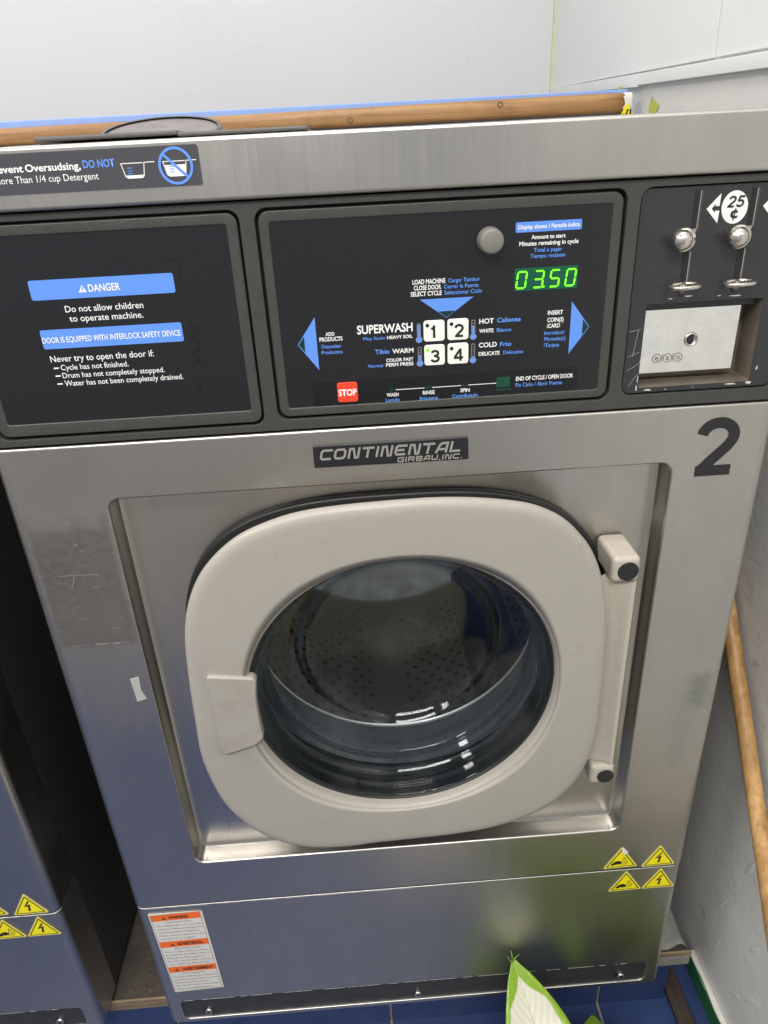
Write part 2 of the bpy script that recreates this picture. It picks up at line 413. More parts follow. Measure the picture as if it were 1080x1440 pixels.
def numeral(ch, x0, x1, z0, h, y, parent, t=.195, name='numeral', shear=0.0):
    w_ = x1 - x0; k = 0
    v = []; f = []
    for ln in NUM[ch]:
        for q in strokes([[(x0 + a * w_ + b * h * shear, z0 + b * h) for a, b in ln]], t * h):
            b0 = len(v); v += [(a, y - k * .00004, b) for a, b in q]; f.append((b0, b0 + 1, b0 + 2, b0 + 3))
        k += 1
    o = mesh(name, v, f, 'ink', parent)
    if o.data.polygons[0].normal.y > 0: o.data.flip_normals()
    return o
TEXTS = []
def text(s, x0, x1, zb, cap, y, mat, parent, bold=.0, name='lettering', shear=0.0):
    cu = bpy.data.curves.new('lettering_curve', 'FONT'); cu.body = s; cu.size = 1; cu.offset = bold; cu.resolution_u = 3
    cu.shear = shear
    o = bpy.data.objects.new('lettering_curve', cu); C.objects.link(o)
    TEXTS.append((o, x0, x1, zb, cap, y, mat, parent, name))
def flush_texts():
    cu = bpy.data.curves.new('capref', 'FONT'); cu.body = 'H'; ref = bpy.data.objects.new('capref', cu); C.objects.link(ref)
    bpy.context.view_layer.update(); dg = bpy.context.evaluated_depsgraph_get()
    rm = bpy.data.meshes.new_from_object(ref.evaluated_get(dg)); zs = [v.co.y for v in rm.vertices]; CAP = max(zs) - min(zs)
    bpy.data.objects.remove(ref)
    made = [(bpy.data.meshes.new_from_object(t[0].evaluated_get(dg)), t) for t in TEXTS]
    for me, (o, x0, x1, zb, cap, y, mat, parent, name) in made:
        xs = [v.co.x for v in me.vertices]; a, b = min(xs), max(xs); k = (x1 - x0) / (b - a)
        for v in me.vertices: v.co = (x0 + (v.co.x - a) * k, y, zb + v.co.y * cap / CAP)
        me.update()
        if me.polygons and me.polygons[0].normal.y > 0: me.flip_normals()
        bpy.data.objects.remove(o)
        me.materials.clear(); link(name, me, mat, parent)
    TEXTS.clear()
# ------------------------------------------------------------------ the setting: floor, walls
def struct(o): o['kind'] = 'structure'; return o
FZ = -.025
flo = struct(box('floor', -3.2, .50, -3.5, 1.4, FZ - .05, FZ - .004, 'grout'))
flo['label'] = 'blue tiled floor with pale grout in front of the machines'
gx = .348
for i in range(-8, 1):
    x0 = .3085 + i * gx; x1 = min(.4885, x0 + gx - .0045)
    for j in range(3):
        y0 = -.02 - (j + 1) * gx + .005; y1 = -.02 - j * gx if j else .30 if x1 > .41 else .060
        box('floor_tile', x0, x1, y0, y1, FZ - .004, FZ, 'floor3' if (x0 > -.1 and j > 0) else 'tile', flo, .0015, 1)
struct(box('beige_floor', -3.2, .49, -3.5, -1.07, FZ - .003, FZ + .001, 'floor2'))['label'] = 'beige floor beyond the blue tiles'
# back wall with its smooth white panel, side wall with stippled panels
bw = struct(box('wall_back', -3.2, .49, 1.31, 1.40, FZ, 3.0, 'wallp'))
bw['label'] = 'white wall behind the machines'
box('panel', -2.0, .4765, 1.300, 1.3095, .9, 2.75, 'wall', bw)
box('corner_bead', .4768, .4865, 1.297, 1.3095, .9, 2.75, 'caulk', bw)
sw = struct(box('wall_right', .489, .60, -.9, 1.40, FZ, 3.0, 'wallp'))
sw['label'] = 'grey white painted wall beside the machine'
SX = .489
def sidequad(name, y0, y1, za0, za1, zb0, zb1, th, mat):
    """slab on the right wall between depth y0,y1; lower/upper heights at both ends"""
    v = [(SX - th, y0, za0), (SX - th, y1, zb0), (SX - th, y1, zb1), (SX - th, y0, za1),
         (SX + .001, y0, za0), (SX + .001, y1, zb0), (SX + .001, y1, zb1), (SX + .001, y0, za1)]
    o = mesh(name, v, [(0, 3, 2, 1), (4, 5, 6, 7), (0, 1, 5, 4), (2, 3, 7, 6), (1, 2, 6, 5), (3, 0, 4, 7)], mat, sw)
    bevmod(o, .001, 1); return o
sidequad('panel', .476, 1.298, 1.364, 2.75, 1.391, 2.75, .006, 'panel')
sidequad('panel', -.70, .470, 1.323, 2.75, 1.364, 2.75, .006, 'panel')
sidequad('trim_strip', .735, 1.297, 1.350, 1.370, 1.377, 1.3905, .011, 'panel')
sidequad('trim_strip', -.70, .732, 1.300, 1.319, 1.3525, 1.3695, .012, 'panel')
# baseboard at the foot of the right wall: green tape on the face, white top
bb = struct(box('baseboard', .478, SX, -.9, .10, FZ, .012, 'basew', None, .001, 1)); bb['label'] = 'white baseboard at the foot of the right wall'
v = []; f = []
N = 40
for i in range(N + 1):
    y = -.9 + (1.0 * i / N); e = .0115
    v += [(.4776, y, FZ + .001), (.4776, y, e), (.4800 + .0012 * math.sin(i * 1.7), y, .0126)]
for i in range(N):
    for k in (0, 1): a = 3 * i + k; f.append((a, a + 3, a + 4, a + 1))
gt = mesh('green_tape', v, f, 'greenp', bb)
# raised lip blobs of old paint on the wall
def blister(y, z, L, Wd, ang, th=.0028):
    vs = []; fs = []; n = 9
    for i in range(n):
        t = i / (n - 1); w_ = Wd * math.sin(math.pi * t) ** .7 * (1 + .3 * math.sin(5 * t + y * 40))
        for k in range(5):
            s = k / 4 * 2 - 1; h = th * (1 - s * s) * math.sin(math.pi * t) + .0002
            dy = math.cos(ang) * (t - .5) * L - math.sin(ang) * s * w_; dz = math.sin(ang) * (t - .5) * L + math.cos(ang) * s * w_
            vs.append((SX - .4 * h, y + dy, z + dz))
    for i in range(n - 1):
        for k in range(4): a = i * 5 + k; fs.append((a, a + 1, a + 6, a + 5))
    o = mesh('paint_blister', vs, fs, 'wallp', sw, True); return o
for a in ((.02, .33, .05, .006, 1.9), (-.03, .22, .045, .004, 2.1), (.06, .19, .04, .003, 1.9), (-.05, .13, .07, .006, 2.2), (-.02, .09, .05, .004, 2.3), (-.09, .10, .03, .004, 2.0), (-.10, .14, .03, .003, 2.4), (.045, .12, .03, .002, 1.8)): blister(*a)
# lime paint patch on the right wall by the rail end
pts = [(.655, 1.318), (.667, 1.309), (.684, 1.305), (.694, 1.303), (.699, 1.318), (.694, 1.331), (.688, 1.334), (.684, 1.325), (.672, 1.325)]
mesh('paint_patch', [(SX - .0012, y, z) for y, z in pts], [tuple(range(len(pts)))], 'lime', sw)
pts = [(.805, 1.3635), (.822, 1.3645), (.822, 1.369), (.807, 1.3695)]
mesh('paint_patch', [(SX - .0125, y, z - .012) for y, z in pts], [tuple(range(4))], 'lime', sw)
# ------------------------------------------------------------------ plinth under the machines
pl = thing('plinth', (0, .4, FZ), 'tiled blue plinth with wooden edge that carries the washing machines', 'plinth')
box('core', -2.0, .410, .0505, .95, FZ + .0003, .082, 'grout', pl)
for i in range(-6, 1):
    x0 = .3085 + (i - 0) * .348; x1 = min(.4185, x0 + .3435)
    if x0 > .41: continue
    box('tile', x0, x1, .046, .0538, FZ - .003, .080, 'tile', pl, .0012, 1)
box('top_board', -2.0, .446, .047, .95, .0825, .095, 'dust', pl, .002, 1)
box('edge_trim', -2.0, -.375, .0415, .0465, .0775, .1005, 'trimw', pl, .002, 2)
box('edge_trim', -.372, .4475, .0425, .0465, .0935, .1045, 'trimw', pl, .002, 2)
box('edge_skirt', .30, .447, .0428, .0466, .070, .0930, 'cloth', pl, .0015, 1)
fb = box('floor_board', .4235, .451, -.55, .30, FZ + .0005, FZ + .012, 'board', None, .002, 1); tag(fb, 'dark stained wooden board on the floor between plinth and wall', 'board')
rnd = random.Random(77); vs = []; fs = []
for q in range(70):
    x = rnd.uniform(-.468, -.385); y = .055 + rnd.random() ** 2 * .25; r = rnd.uniform(.0012, .006) ; b0 = len(vs)
    for k in range(6):
        a = k * math.pi / 3 + rnd.uniform(-.4, .4); vs.append((x + r * rnd.uniform(.5, 1.4) * math.cos(a), y + r * rnd.uniform(.5, 1.4) * math.sin(a), .0951))
    vs.append((x, y, .0951 + r * rnd.uniform(.4, .9))); fs += [(b0 + k, b0 + (k + 1) % 6, b0 + 6) for k in range(6)]
o = mesh('debris', vs, fs, 'lint', pl, True); o['kind'] = 'stuff'
# crumpled grey rag lying on the plinth at the right of the machine
vs = []; fs = []; n = 14
for i in range(n):
    for j in range(n):
        a, b = i / (n - 1), j / (n - 1)
        h = .007 * (1 + math.sin(a * 9 + b * 4)) * (1 + .6 * math.sin(b * 13 - a * 5)) * math.sin(math.pi * a) ** .5
        vs.append((.372 + .071 * a, .052 + .15 * b, .0965 + max(0, h) + .10 * max(0, a - .55) * b * .3))
for i in range(n - 1):
    for j in range(n - 1): a = i * n + j; fs.append((a, a + n, a + n + 1, a + 1))
rag = mesh('rag', vs, fs, 'cloth', None, True); tag(rag, 'crumpled dusty grey rag on the plinth between machine and wall', 'rag')
sm = rag.modifiers.new('thick', 'SOLIDIFY'); sm.thickness = .0015; sm.offset = 1
# ------------------------------------------------------------------ washing machine
LBL = 'stainless steel front load washing machine numbered 2 with grey plastic door'
W = thing('washing_machine', (0, .35, .105), LBL, 'washing machine', 'washing machines standing on the plinth')
def shell(name, x, y0, y1, z0, z1, loop, mat, depth_rings, rv=.012, rh=.0032):
    """sheet metal front: box with rounded vertical and horizontal front edges, a hole in the face carried back by rings"""
    bm = bmesh.new()
    def prof(zoff, yoff):                      # horizontal section, from left back round to right back
        p = [(-x, y1)]
        for i in range(7):
            a = R(180 + 90 * i / 6); p.append((-x + rv + (rv - yoff) * math.cos(a) * 1.0, y0 + rv + (rv - yoff) * math.sin(a)))
        for i in range(7):
            a = R(270 + 90 * i / 6); p.append((x - rv + (rv - yoff) * math.cos(a), y0 + rv + (rv - yoff) * math.sin(a)))
        p.append((x, y1)); return [(a, b, zoff) for a, b in p]
    rows = []
    for i in range(5):
        a = R(90 * i / 4); rows.append(prof(z0 + rh - rh * math.cos(a) , rh - rh * math.sin(a)))
    for i in range(5):
        a = R(90 * i / 4); rows.append(prof(z1 - rh + rh * math.sin(a), rh - rh * math.cos(a)))
    V = [[bm.verts.new(q) for q in r] for r in rows]; n = len(V[0])
    for k in range(len(V) - 1):
        for i in range(n - 1):
            if k == 4 and i == 7: continue      # the flat face
            bm.faces.new((V[k][i], V[k][i + 1], V[k + 1][i + 1], V[k + 1][i]))
    for row in (V[0], V[-1]): bm.faces.new(row)
    L0 = [bm.verts.new((a, y0, b)) for a, b in loop]
    fillrings(bm, [[V[4][7], V[4][8], V[5][8], V[5][7]], L0])
    prev = L0; m = len(loop)
    for ring in depth_rings:
        cur = [bm.verts.new(q) for q in ring]
        for i in range(m): bm.faces.new((prev[i], prev[(i + 1) % m], cur[(i + 1) % m], cur[i]))
        prev = cur
    bmesh.ops.recalc_face_normals(bm, faces=bm.faces[:])
    me = bpy.data.meshes.new(name); bm.to_mesh(me); bm.free()
    o = link(name, me, mat, W, True); me.set_sharp_from_angle(angle=R(38))
    wn = o.modifiers.new('normals', 'WEIGHTED_NORMAL'); wn.keep_sharp = True; wn.weight = 90
    return o
# upper front sheet with the stepped door recess
RX, RZ0, RZ1 = .28, .4555, .9835
def rr(ins, y, r): return [(a, y, b) for a, b in rrectd(-RX + ins, RX - ins, RZ0 + ins, RZ1 - ins, r, 8, 16)]
rings = [rr(.0007, .0003, .0133), rr(.0017, .0012, .0125), rr(.0022, .0028, .012), rr(.0030, .010, .011), rr(.0038, .0195, .010), rr(.0052, .0225, .009), rr(.0085, .0240, .007)]
nn = len(rings[0]); hole = []
WC = .7546
for (a, y, b) in rings[-1]:
    an = math.atan2(b - WC, a); hole.append((.176 * math.cos(an), .0240, WC + .176 * math.sin(an)))
rings.append(rr(.011, .0240, .006))
shell('front_panel', .375, 0, .06, .3765, 1.0395, rrectd(-RX, RX, RZ0, RZ1, .014, 8, 16), 'steel', rings + [hole])
# lower service panel with kick slot
KX, KZ0, KZ1 = .352, .1135, .1605
kr = lambda ins, y, r: [(a, y, b) for a, b in rrect(-KX + ins, KX - ins, KZ0 + ins, KZ1 - ins, r, 8)]
shell('lower_panel', .3748, .0006, .06, .106, .3750, rrect(-KX, KX, KZ0, KZ1, .010, 8), 'steel_low', [kr(.0003, .0009, .0098), kr(.0006, .0016, .0095), kr(.0007, .0036, .0094)], rh=.0012)
plate('kick_strip', rrect(-KX + .0002, KX - .0002, KZ0 + .0002, KZ1 - .0002, .010, 8), .0030, .004, 'kick', W)
box('seam_filler', -.372, .372, .006, .055, .3751, .3764, 'black', W)
# worn chips of bare metal along the seam and kick slot
def chips(x0, x1, z, y, n, hgt, parent, seed):
    rnd = random.Random(seed); x = x0; polys = []
    while x < x1:
        L = rnd.uniform(.004, .05); g = rnd.uniform(.001, .018)
        k = max(3, int(L / .004)); top = [(x + L * i / k, z + hgt * rnd.uniform(.2, 1)) for i in range(k + 1)]
        bot = [(x + L * i / k, z - hgt * rnd.uniform(.1, .5)) for i in range(k, -1, -1)]
        polys.append(top + bot); x += L + g
    o = flat('worn_edge', polys, y, 'chip', parent); o['kind'] = 'stuff'; return o
LP = [o for o in W.children if o.name.startswith('lower_panel')][0]
chips(-.345, .33, .1612, -.0002, 20, .0010, LP, 3)
chips(-.362, -.02, .3744, -.0001, 20, .0008, LP, 9)
for sx, sz in ((-.3132, .1295), (.0027, .1275), (.3139, .1295)):
    s = revolve('screw', [(.0001, -.0020), (.0032, -.0018), (.0052, -.0010), (.0056, .0006), (.0056, .0031)], sx, sz, 'screw', W, 20)
    flat('drive_slot', strokes([[(sx - .0028, sz - .0012), (sx + .0028, sz + .0012)], [(sx - .0012, sz + .0028), (sx + .0012, sz - .0028)]], .0011), -.00225, 'ink', s)
    s2 = flat('screw_hole', [circle(sx - .0035, sz + .0005, .0062, 18)], .0028, 'ink', s)
# cabinet body, open at the front so that the drum shows
box('cabinet', -.3745, .3745, .0602, .70, .108, 1.2395, 'cab', W, 0, 2, skip=('f',))
# feet on the plinth
for fx in (-.32, .32):
    for fy in (.12, .62): plate('foot', circle(fx, .101, .006, 8), fy, .03, 'rubber', W)
# lid with the steel fascia
box('lid', -.3765, .3765, -.005, .66, 1.2405, 1.2868, 'steel_lid', W, .0032, 3)
# detergent dispenser on the lid: base plate, hinged round cover
disp = thing('detergent_dispenser', (-.21, .27, 1.2868), 'dark round detergent dispenser lid raised on top of the machine', 'dispenser lid')
plate_pts = rrect(-.362, -.05, .16, .36, .02, 5)
v = [(a, b, 1.2872) for a, b in plate_pts] + [(a, b, 1.2925) for a, b in plate_pts]; n = len(plate_pts)
o = mesh('base_plate', v, [tuple(range(n - 1, -1, -1)), tuple(range(n, 2 * n))] + [(i, (i + 1) % n, (i + 1) % n + n, i + n) for i in range(n)], 'steel_plain', disp); bevmod(o, .001, 1)
o = box('flap', -.3215, -.185, .150, .34, 1.2945, 1.2987, 'dgrey', disp, .0016, 2)
o = box('flap', -.186, -.060, .152, .34, 1.2930, 1.2968, 'dgrey', disp, .0014, 2)
# cover disc hinged at its front edge, tilted up towards the back
n = 48; rad = .064; tilt = R(14); ox, oy, oz = -.219, .225, 1.2945
def disc(u, vv, h): return (ox + u, oy + rad * .25 + (vv) * math.cos(tilt) - h * math.sin(tilt), oz + (vv + rad) * math.sin(tilt) + h * math.cos(tilt) - .0105)
rg = []
for rr_, hh in ((.0, .001), (.054, .001), (.058, .0005), (.060, .004), (.0635, .0042), (.0645, .002), (.0635, -.002), (0.0, -.002)):
    rg.append([disc(rr_ * math.cos(2 * math.pi * i / n) + 1e-6, rr_ * math.sin(2 * math.pi * i / n), hh) for i in range(n)])
# half dome face: raised stained crown that shows above the lid edge
loft('cover_rim', rg[3:7], 'dgrey', disp)
cr = []
for k in range(7):
    q = k / 6; cr.append([disc(.0595 * q * math.cos(2 * math.pi * i / n) + 1e-6, .0595 * q * math.sin(2 * math.pi * i / n), .0022 + .0015 * (1 - q * q)) for i in range(n)])
loft('cover_face', cr, 'lidface', disp)
# ---- control console
CF = holed('console_frame', rrect(-.3735, .3735, 1.0412, 1.2390, .004, 3),
      [rrect(-.3622, -.1160, 1.0475, 1.2335, .010), rrect(-.1036, .2077, 1.0510, 1.2335, .010), rrect(.2190, .3650, 1.0535, 1.2330, .010)],
      .0006, .010, 'console', W, .0028, 3)
holed('console_back', rrect(-.372, .372, 1.041, 1.2392, .002, 2), [rrect(.2345, .3422, 1.0592, 1.1370, .002, 3)], .0112, .002, 'black', W)
# left: safety notice panel
IP = holed('notice_panel', rrect(-.3600, -.1182, 1.0500, 1.2312, .009), [rrect(-.3505, -.1278, 1.0620, 1.2222, .002, 3)], .0022, .0085, 'bezel', W, .0014, 2)
plate('membrane', rrect(-.3507, -.1276, 1.0618, 1.2224, .002, 3), .0032, .003, 'mem', IP)
# centre: programme panel
DP = holed('programme_panel', rrect(-.1012, .2053, 1.0533, 1.2310, .009), [rrect(-.0926, .1964, 1.0615, 1.2220, .002, 3)], .0022, .0085, 'bezel2', W, .0012, 2)
plate('membrane', rrect(-.0928, .1966, 1.0613, 1.2222, .002, 3), .0032, .003, 'mem', DP)
YM = .0030
plate('indicator_strip', rrect(-.0690, .1765, 1.0620, 1.0836, .0015, 3), .0029, .0004, 'mem2', DP)
for (a, b, c, d) in ((-.0672, -.0505, 1.0640, 1.0825), (-.0250, -.0060, 1.0640, 1.0825), (.1290, .1752, 1.0632, 1.0826)):
    flat('moulded_line', strokes([[(a, c), (b, c), (b, d), (a, d), (a, c)], [(a + .002, (c + d) / 2), (b - .002, (c + d) / 2)]], .0003), .00285, 'mem', DP)
YT = .00275
def ptxt(L, y, parent, boldw=.022):
    for (s, a, b, z, cap, m) in L: text(s, a, b, z, cap, y, {'w': 'white', 'b': 'blue', 'k': 'ink'}[m], parent, boldw if m == 'w' or cap > .0036 else .012)
ptxt([('SUPERWASH', -.0251, .0245, 1.1259, .0072, 'w'), ('Muy Sucio', -.0201, -.0006, 1.1200, .0028, 'b'), ('HEAVY SOIL', .0013, .0244, 1.1199, .0028, 'w'),
      ('Tibio', -.0101, .0030, 1.1070, .0039, 'b'), ('WARM', .0055, .0247, 1.1067, .0040, 'w'), ('COLOR FAST', -.0004, .0245, 1.0993, .0029, 'w'),
      ('PERM PRESS', -.0008, .0243, 1.0950, .0030, 'w'), ('Normal', -.0170, -.0036, 1.0950, .0028, 'b'), ('ADD', -.0533, -.0453, 1.1260, .0031, 'w'),
      ('PRODUCTS', -.0590, -.0385, 1.1213, .0035, 'w'), ('Depositar', -.0577, -.0399, 1.1151, .0032, 'b'), ('Productos', -.0581, -.0393, 1.1098, .0032, 'b'),
      ('WASH', -.0015, .0096, 1.0667, .0032, 'w'), ('Lavado', -.0026, .0105, 1.0617, .0033, 'b'), ('LOAD MACHINE', .0255, .0542, 1.1657, .0038, 'w'),
      ('Cargar Tambor', .0566, .0844, 1.1658, .0033, 'b'), ('CLOSE DOOR', .0265, .0504, 1.1608, .0036, 'w'), ('Cerrar la Puerta', .0528, .0833, 1.1608, .0033, 'b'),
      ('SELECT CYCLE', .0236, .0509, 1.1557, .0037, 'w'), ('Seleccionar Ciclo', .0532, .0863, 1.1557, .0034, 'b'), ('HOT', .0842, .0973, 1.1286, .0042, 'w'),
      ('Caliente', .1002, .1215, 1.1289, .0038, 'b'), ('WHITE', .0843, .0972, 1.1205, .0033, 'w'), ('Blanco', .1002, .1133, 1.1205, .0032, 'b'),
      ('COLD', .0841, .1005, 1.1074, .0041, 'w'), ('Frio', .1034, .1137, 1.1073, .0038, 'b'), ('DELICATE', .0840, .1033, 1.0998, .0033, 'w'),
      ('Delicados', .1065, .1249, 1.0999, .0032, 'b'), ('Amount to start', .1280, .1574, 1.1973, .0032, 'w'),
      ('Minutes remaining in cycle', .1178, .1690, 1.1922, .0034, 'w'), ('Total a pagar', .1306, .1553, 1.1868, .0032, 'b'), ('Tiempo restante', .1277, .1582, 1.1819, .0032, 'b'),
      ('INSERT', .1457, .1594, 1.1329, .0035, 'w'), ('COIN(S)', .1456, .1604, 1.1265, .0036, 'w'), ('/CARD', .1454, .1574, 1.1213, .0035, 'w'),
      ('Introducir', .1433, .1623, 1.1152, .0033, 'b'), ('Moneda(s)', .1436, .1632, 1.1097, .0034, 'b'), ('/Tarjeta', .1434, .1578, 1.1040, .0034, 'b'),
      ('END OF CYCLE / OPEN DOOR', .1191, .1726, 1.0742, .0037, 'w'), ('Fin Ciclo / Abrir Puerta', .1190, .1626, 1.0684, .0035, 'b'),
      ('RINSE', .0322, .0433, 1.0667, .0033, 'w'), ('Enjuague', .0293, .0464, 1.0613, .0033, 'b'), ('SPIN', .0673, .0760, 1.0667, .0033, 'w'), ('Centrifugado', .0595, .0837, 1.0615, .0034, 'b')], YT, DP)
plate('caption_box', rrect(.1144, .1709, 1.2030, 1.2112, .0012, 3), .0029, .0003, 'blue', DP)
text('Display shows / Pantalla indica', .1166, .1690, 1.2056, .0033, .0027, 'white', DP, .02)
# arrow triangles with dark lens tips
def arrow(pts, tip, name='arrow'):
    o = flat(name, [pts], .0029, 'blue', DP); flat('lens_tip', [tip], .0026, 'teal', o) if False else None
    flat('lens_tip', [tip], .0027, 'teal', DP); return o
arrow([(-.0616, 1.143), (-.0788, 1.1194), (-.0616, 1.0957)], [(-.0780, 1.1194), (-.0726, 1.1265), (-.0726, 1.1123)])
arrow([(.0314, 1.1526), (.0789, 1.1526), (.0549, 1.1356)], [(.0549, 1.1362), (.0476, 1.1415), (.0626, 1.1415)])
arrow([(.1668, 1.1435), (.1668, 1.0965), (.1843, 1.1202)], [(.1836, 1.1202), (.1780, 1.1272), (.1780, 1.1130)])
# programme keys, each with numeral and indicator
for (x0, x1, z0, z1, s, tx0, tx1, tz, cap, dx, dz, lit) in ((.0342, .0531, 1.1156, 1.1342, '1', .0402, .0466, 1.1187, .0112, .0376, 1.1300, 0), (.0556, .0746, 1.1156, 1.1344, '2', .0615, .0704, 1.1184, .0112, .0592, 1.1300, 0),
        (.0344, .0531, 1.0938, 1.1125, '3', .0398, .0486, 1.0967, .0109, .0375, 1.1078, 1), (.0556, .0746, 1.0938, 1.1127, '4', .0608, .0700, 1.0966, .0111, .0592, 1.1081, 0)):
    k = plate('programme_key', rrect(x0, x1, z0, z1, .0026, 4), .0020, .0022, 'key', W, .0005, 2)
    numeral(s, tx0 - (.0012 if s == '1' else 0), tx1, tz, cap, .00185, k)
    flat('indicator', [circle(dx, dz, .0017, 16)], .00188, 'led' if lit else 'teal', k)
k = plate('stop_key', rrect(-.0468, -.0280, 1.0643, 1.0829, .0022, 4), .0014, .0026, 'red', W, .0005, 2); k['label'] = 'red STOP key'
text('STOP', -.0458, -.0290, 1.0707, .0058, .00125, 'white', k, .03)
# thermometers
def thermo(x, zt, zb, fill):
    o = flat('thermometer', [rrect(x - .0017, x + .0017, zb, zt, .0016, 4), circle(x, zb, .0030, 20)], YM - .0001, 'grey', DP)
    flat('tube', [rrect(x - .0012, x + .0012, zb, zt - .0005, .0011, 4), ], YM - .0003, 'mem', DP)
    polys = [circle(x, zb, .0024, 20)]; hgt = zt - zb - .003
    for i in range(6):
        za = zb + .002 + hgt * i / 6
        if i / 6 < fill: polys.append([(x - .0010, za), (x + .0010, za), (x + .0010, za + hgt / 6 * .78), (x - .0010, za + hgt / 6 * .78)])
    flat('fluid', polys, YM - .0005, 'blue', DP)
    flat('scale', [[(x - .0011, zb + .002 + hgt * i / 6 - .0003), (x + .0011, zb + .002 + hgt * i / 6 - .0003), (x + .0011, zb + .002 + hgt * i / 6), (x - .0011, zb + .002 + hgt * i / 6)] for i in range(1, 6)], YM - .0006, 'grey', DP)
thermo(.0300, 1.1322, 1.1176, .95); thermo(.0789, 1.1325, 1.1176, .65); thermo(.0303, 1.1110, 1.0961, .45); thermo(.0789, 1.1113, 1.0961, .12)
# progress line, dots, end lamp
flat('progress_line', strokes([[(.0071, 1.0729), (.0341, 1.0729)], [(.0409, 1.0729), (.0680, 1.0730)], [(.0745, 1.0731), (.1008, 1.0732)]], .0006), YT, 'white', DP)
for x in (.0034, .0375, .0708): flat('indicator', [circle(x, 1.0733, .0022, 16)], YT, 'teal', DP)
o = plate('end_lamp', rrect(.1009, .1136, 1.0692, 1.0788, .0006, 2), .0026, .0006, 'teal2', DP)
flat('lamp_edge', [[(.1010, 1.0660), (.1148, 1.0660), (.1148, 1.0672), (.1010, 1.0672)]], YT, 'teal2', DP)
# display: window, digits 03.50
dw = plate('display_window', rrect(.1146, .1704, 1.1550, 1.1740, .0008, 2), .0028, .0006, 'ledback', DP)
SEG = {'0': 'abcdef', '3': 'abgcd', '5': 'afgcd'}
def digit(ch, x, z, wd, hg, sl):
    t = .0014; g = .0003
    P = lambda u, vv: (x + u * wd + vv * sl, z + vv * hg)
    hb = t / 2 / wd; vb = t / 2 / hg
    segs = {'a': ((0, 1), (1, 1)), 'b': ((1, 1), (1, .5)), 'c': ((1, .5), (1, 0)), 'd': ((0, 0), (1, 0)), 'e': ((0, 0), (0, .5)), 'f': ((0, .5), (0, 1)), 'g': ((0, .5), (1, .5))}
    on, off = [], []
    for s_, (p0, p1) in segs.items():
        a = Vector(P(*p0)); b = Vector(P(*p1)); d = (b - a).normalized(); nn_ = Vector((-d.y, d.x)) * t / 2
        a2 = a + d * g; b2 = b - d * g; k_ = t / 2
        poly = [tuple(q) for q in (a2, a2 + d * k_ - nn_, b2 - d * k_ - nn_, b2, b2 - d * k_ + nn_, a2 + d * k_ + nn_)]
        (on if s_ in SEG[ch] else off).append(poly)
    flat('digit_segments', on, .0025, 'led', DP)
    if off: flat('unlit_segments', off, .0026, 'ledoff', DP)
for ch, x in (('0', .1162), ('3', .1312), ('5', .1454), ('0', .1594)): digit(ch, x, 1.1573, .0078, .0137, .0016)
flat('decimal_point', [circle(.1404, 1.1577, .0010, 12)], .0025, 'led', DP)
# round grey button
kb = revolve('round_button', [(.0001, -.0105), (.0080, -.0104), (.0094, -.0098), (.0101, -.0085), (.0103, -.0060), (.0107, .0005), (.0110, .0030)], .0922, 1.1985, 'knob', W, 40)
# notice texts
plate('danger_banner', rrect(-.2998, -.1780, 1.1706, 1.1869, .0018, 3), .0029, .0003, 'blue', IP)
text('DANGER', -.2506, -.2237, 1.1755, .0058, .0026, 'white', IP, .02)
flat('warning_triangle', [[(-.2592, 1.1752), (-.2521, 1.1752), (-.2556, 1.1813)]], .0026, 'white', IP)
flat('exclamation_mark', [[(-.25595, 1.1771), (-.25525, 1.1771), (-.2550, 1.1796), (-.2562, 1.1796)], [(-.2560, 1.1758), (-.2552, 1.1758), (-.2552, 1.1766), (-.2560, 1.1766)]], .0024, 'blue', IP)
plate('interlock_banner', rrect(-.3005, -.1780, 1.1290, 1.1455, .0018, 3), .0029, .0003, 'blue', IP)
text('DOOR IS EQUIPPED WITH INTERLOCK SAFETY DEVICE', -.3000, -.1800, 1.1342, .0048, .0026, 'white', IP, .014)
for s, a, b, z, c in (('Do not allow children', -.2742, -.2076, 1.1595, .0053), ('to operate machine.', -.2724, -.2092, 1.1514, .0053), ('Never try to open the door if:', -.2975, -.2067, 1.1174, .0055),
                      ('Cycle has not finished.', -.2903, -.2306, 1.1098, .0047), ('Drum has not completely stopped.', -.2905, -.1999, 1.1026, .0047), ('Water has not been completely drained.', -.2903, -.1844, 1.0953, .0048)):
    text(s, a, b, z, c, .0029, 'white', IP, .004)
flat('list_dash', [[(a, z - .0006), (a + .0046, z - .0006), (a + .0046, z + .0006), (a, z + .0006)] for a, z in ((-.2965, 1.1119), (-.2967, 1.1048), (-.2968, 1.0976))], .0029, 'white', IP)
# old marker scrawl, dark glossy on the membrane
rnd = random.Random(4); sc = []
sc.append([(-.1812, 1.197), (-.1740, 1.1972), (-.1690, 1.1985)]); sc.append([(-.1722, 1.192), (-.1719, 1.186), (-.1726, 1.179), (-.1705, 1.182)])
px, pz = -.1665, 1.149
ln = []
for i in range(26):
    ln.append((px + .0032 * math.sin(i * 1.9) + rnd.uniform(-.0012, .0012) - i * .00012, pz - i * .00165 + .002 * math.sin(i * 1.1)))
sc.append(ln); sc.append([(-.1752, 1.089), (-.1735, 1.0835), (-.1700, 1.0905), (-.1712, 1.079)])
for ln in sc: flat('marker_scrawl', strokes([ln], .0009), .00295, 'mem2', IP)
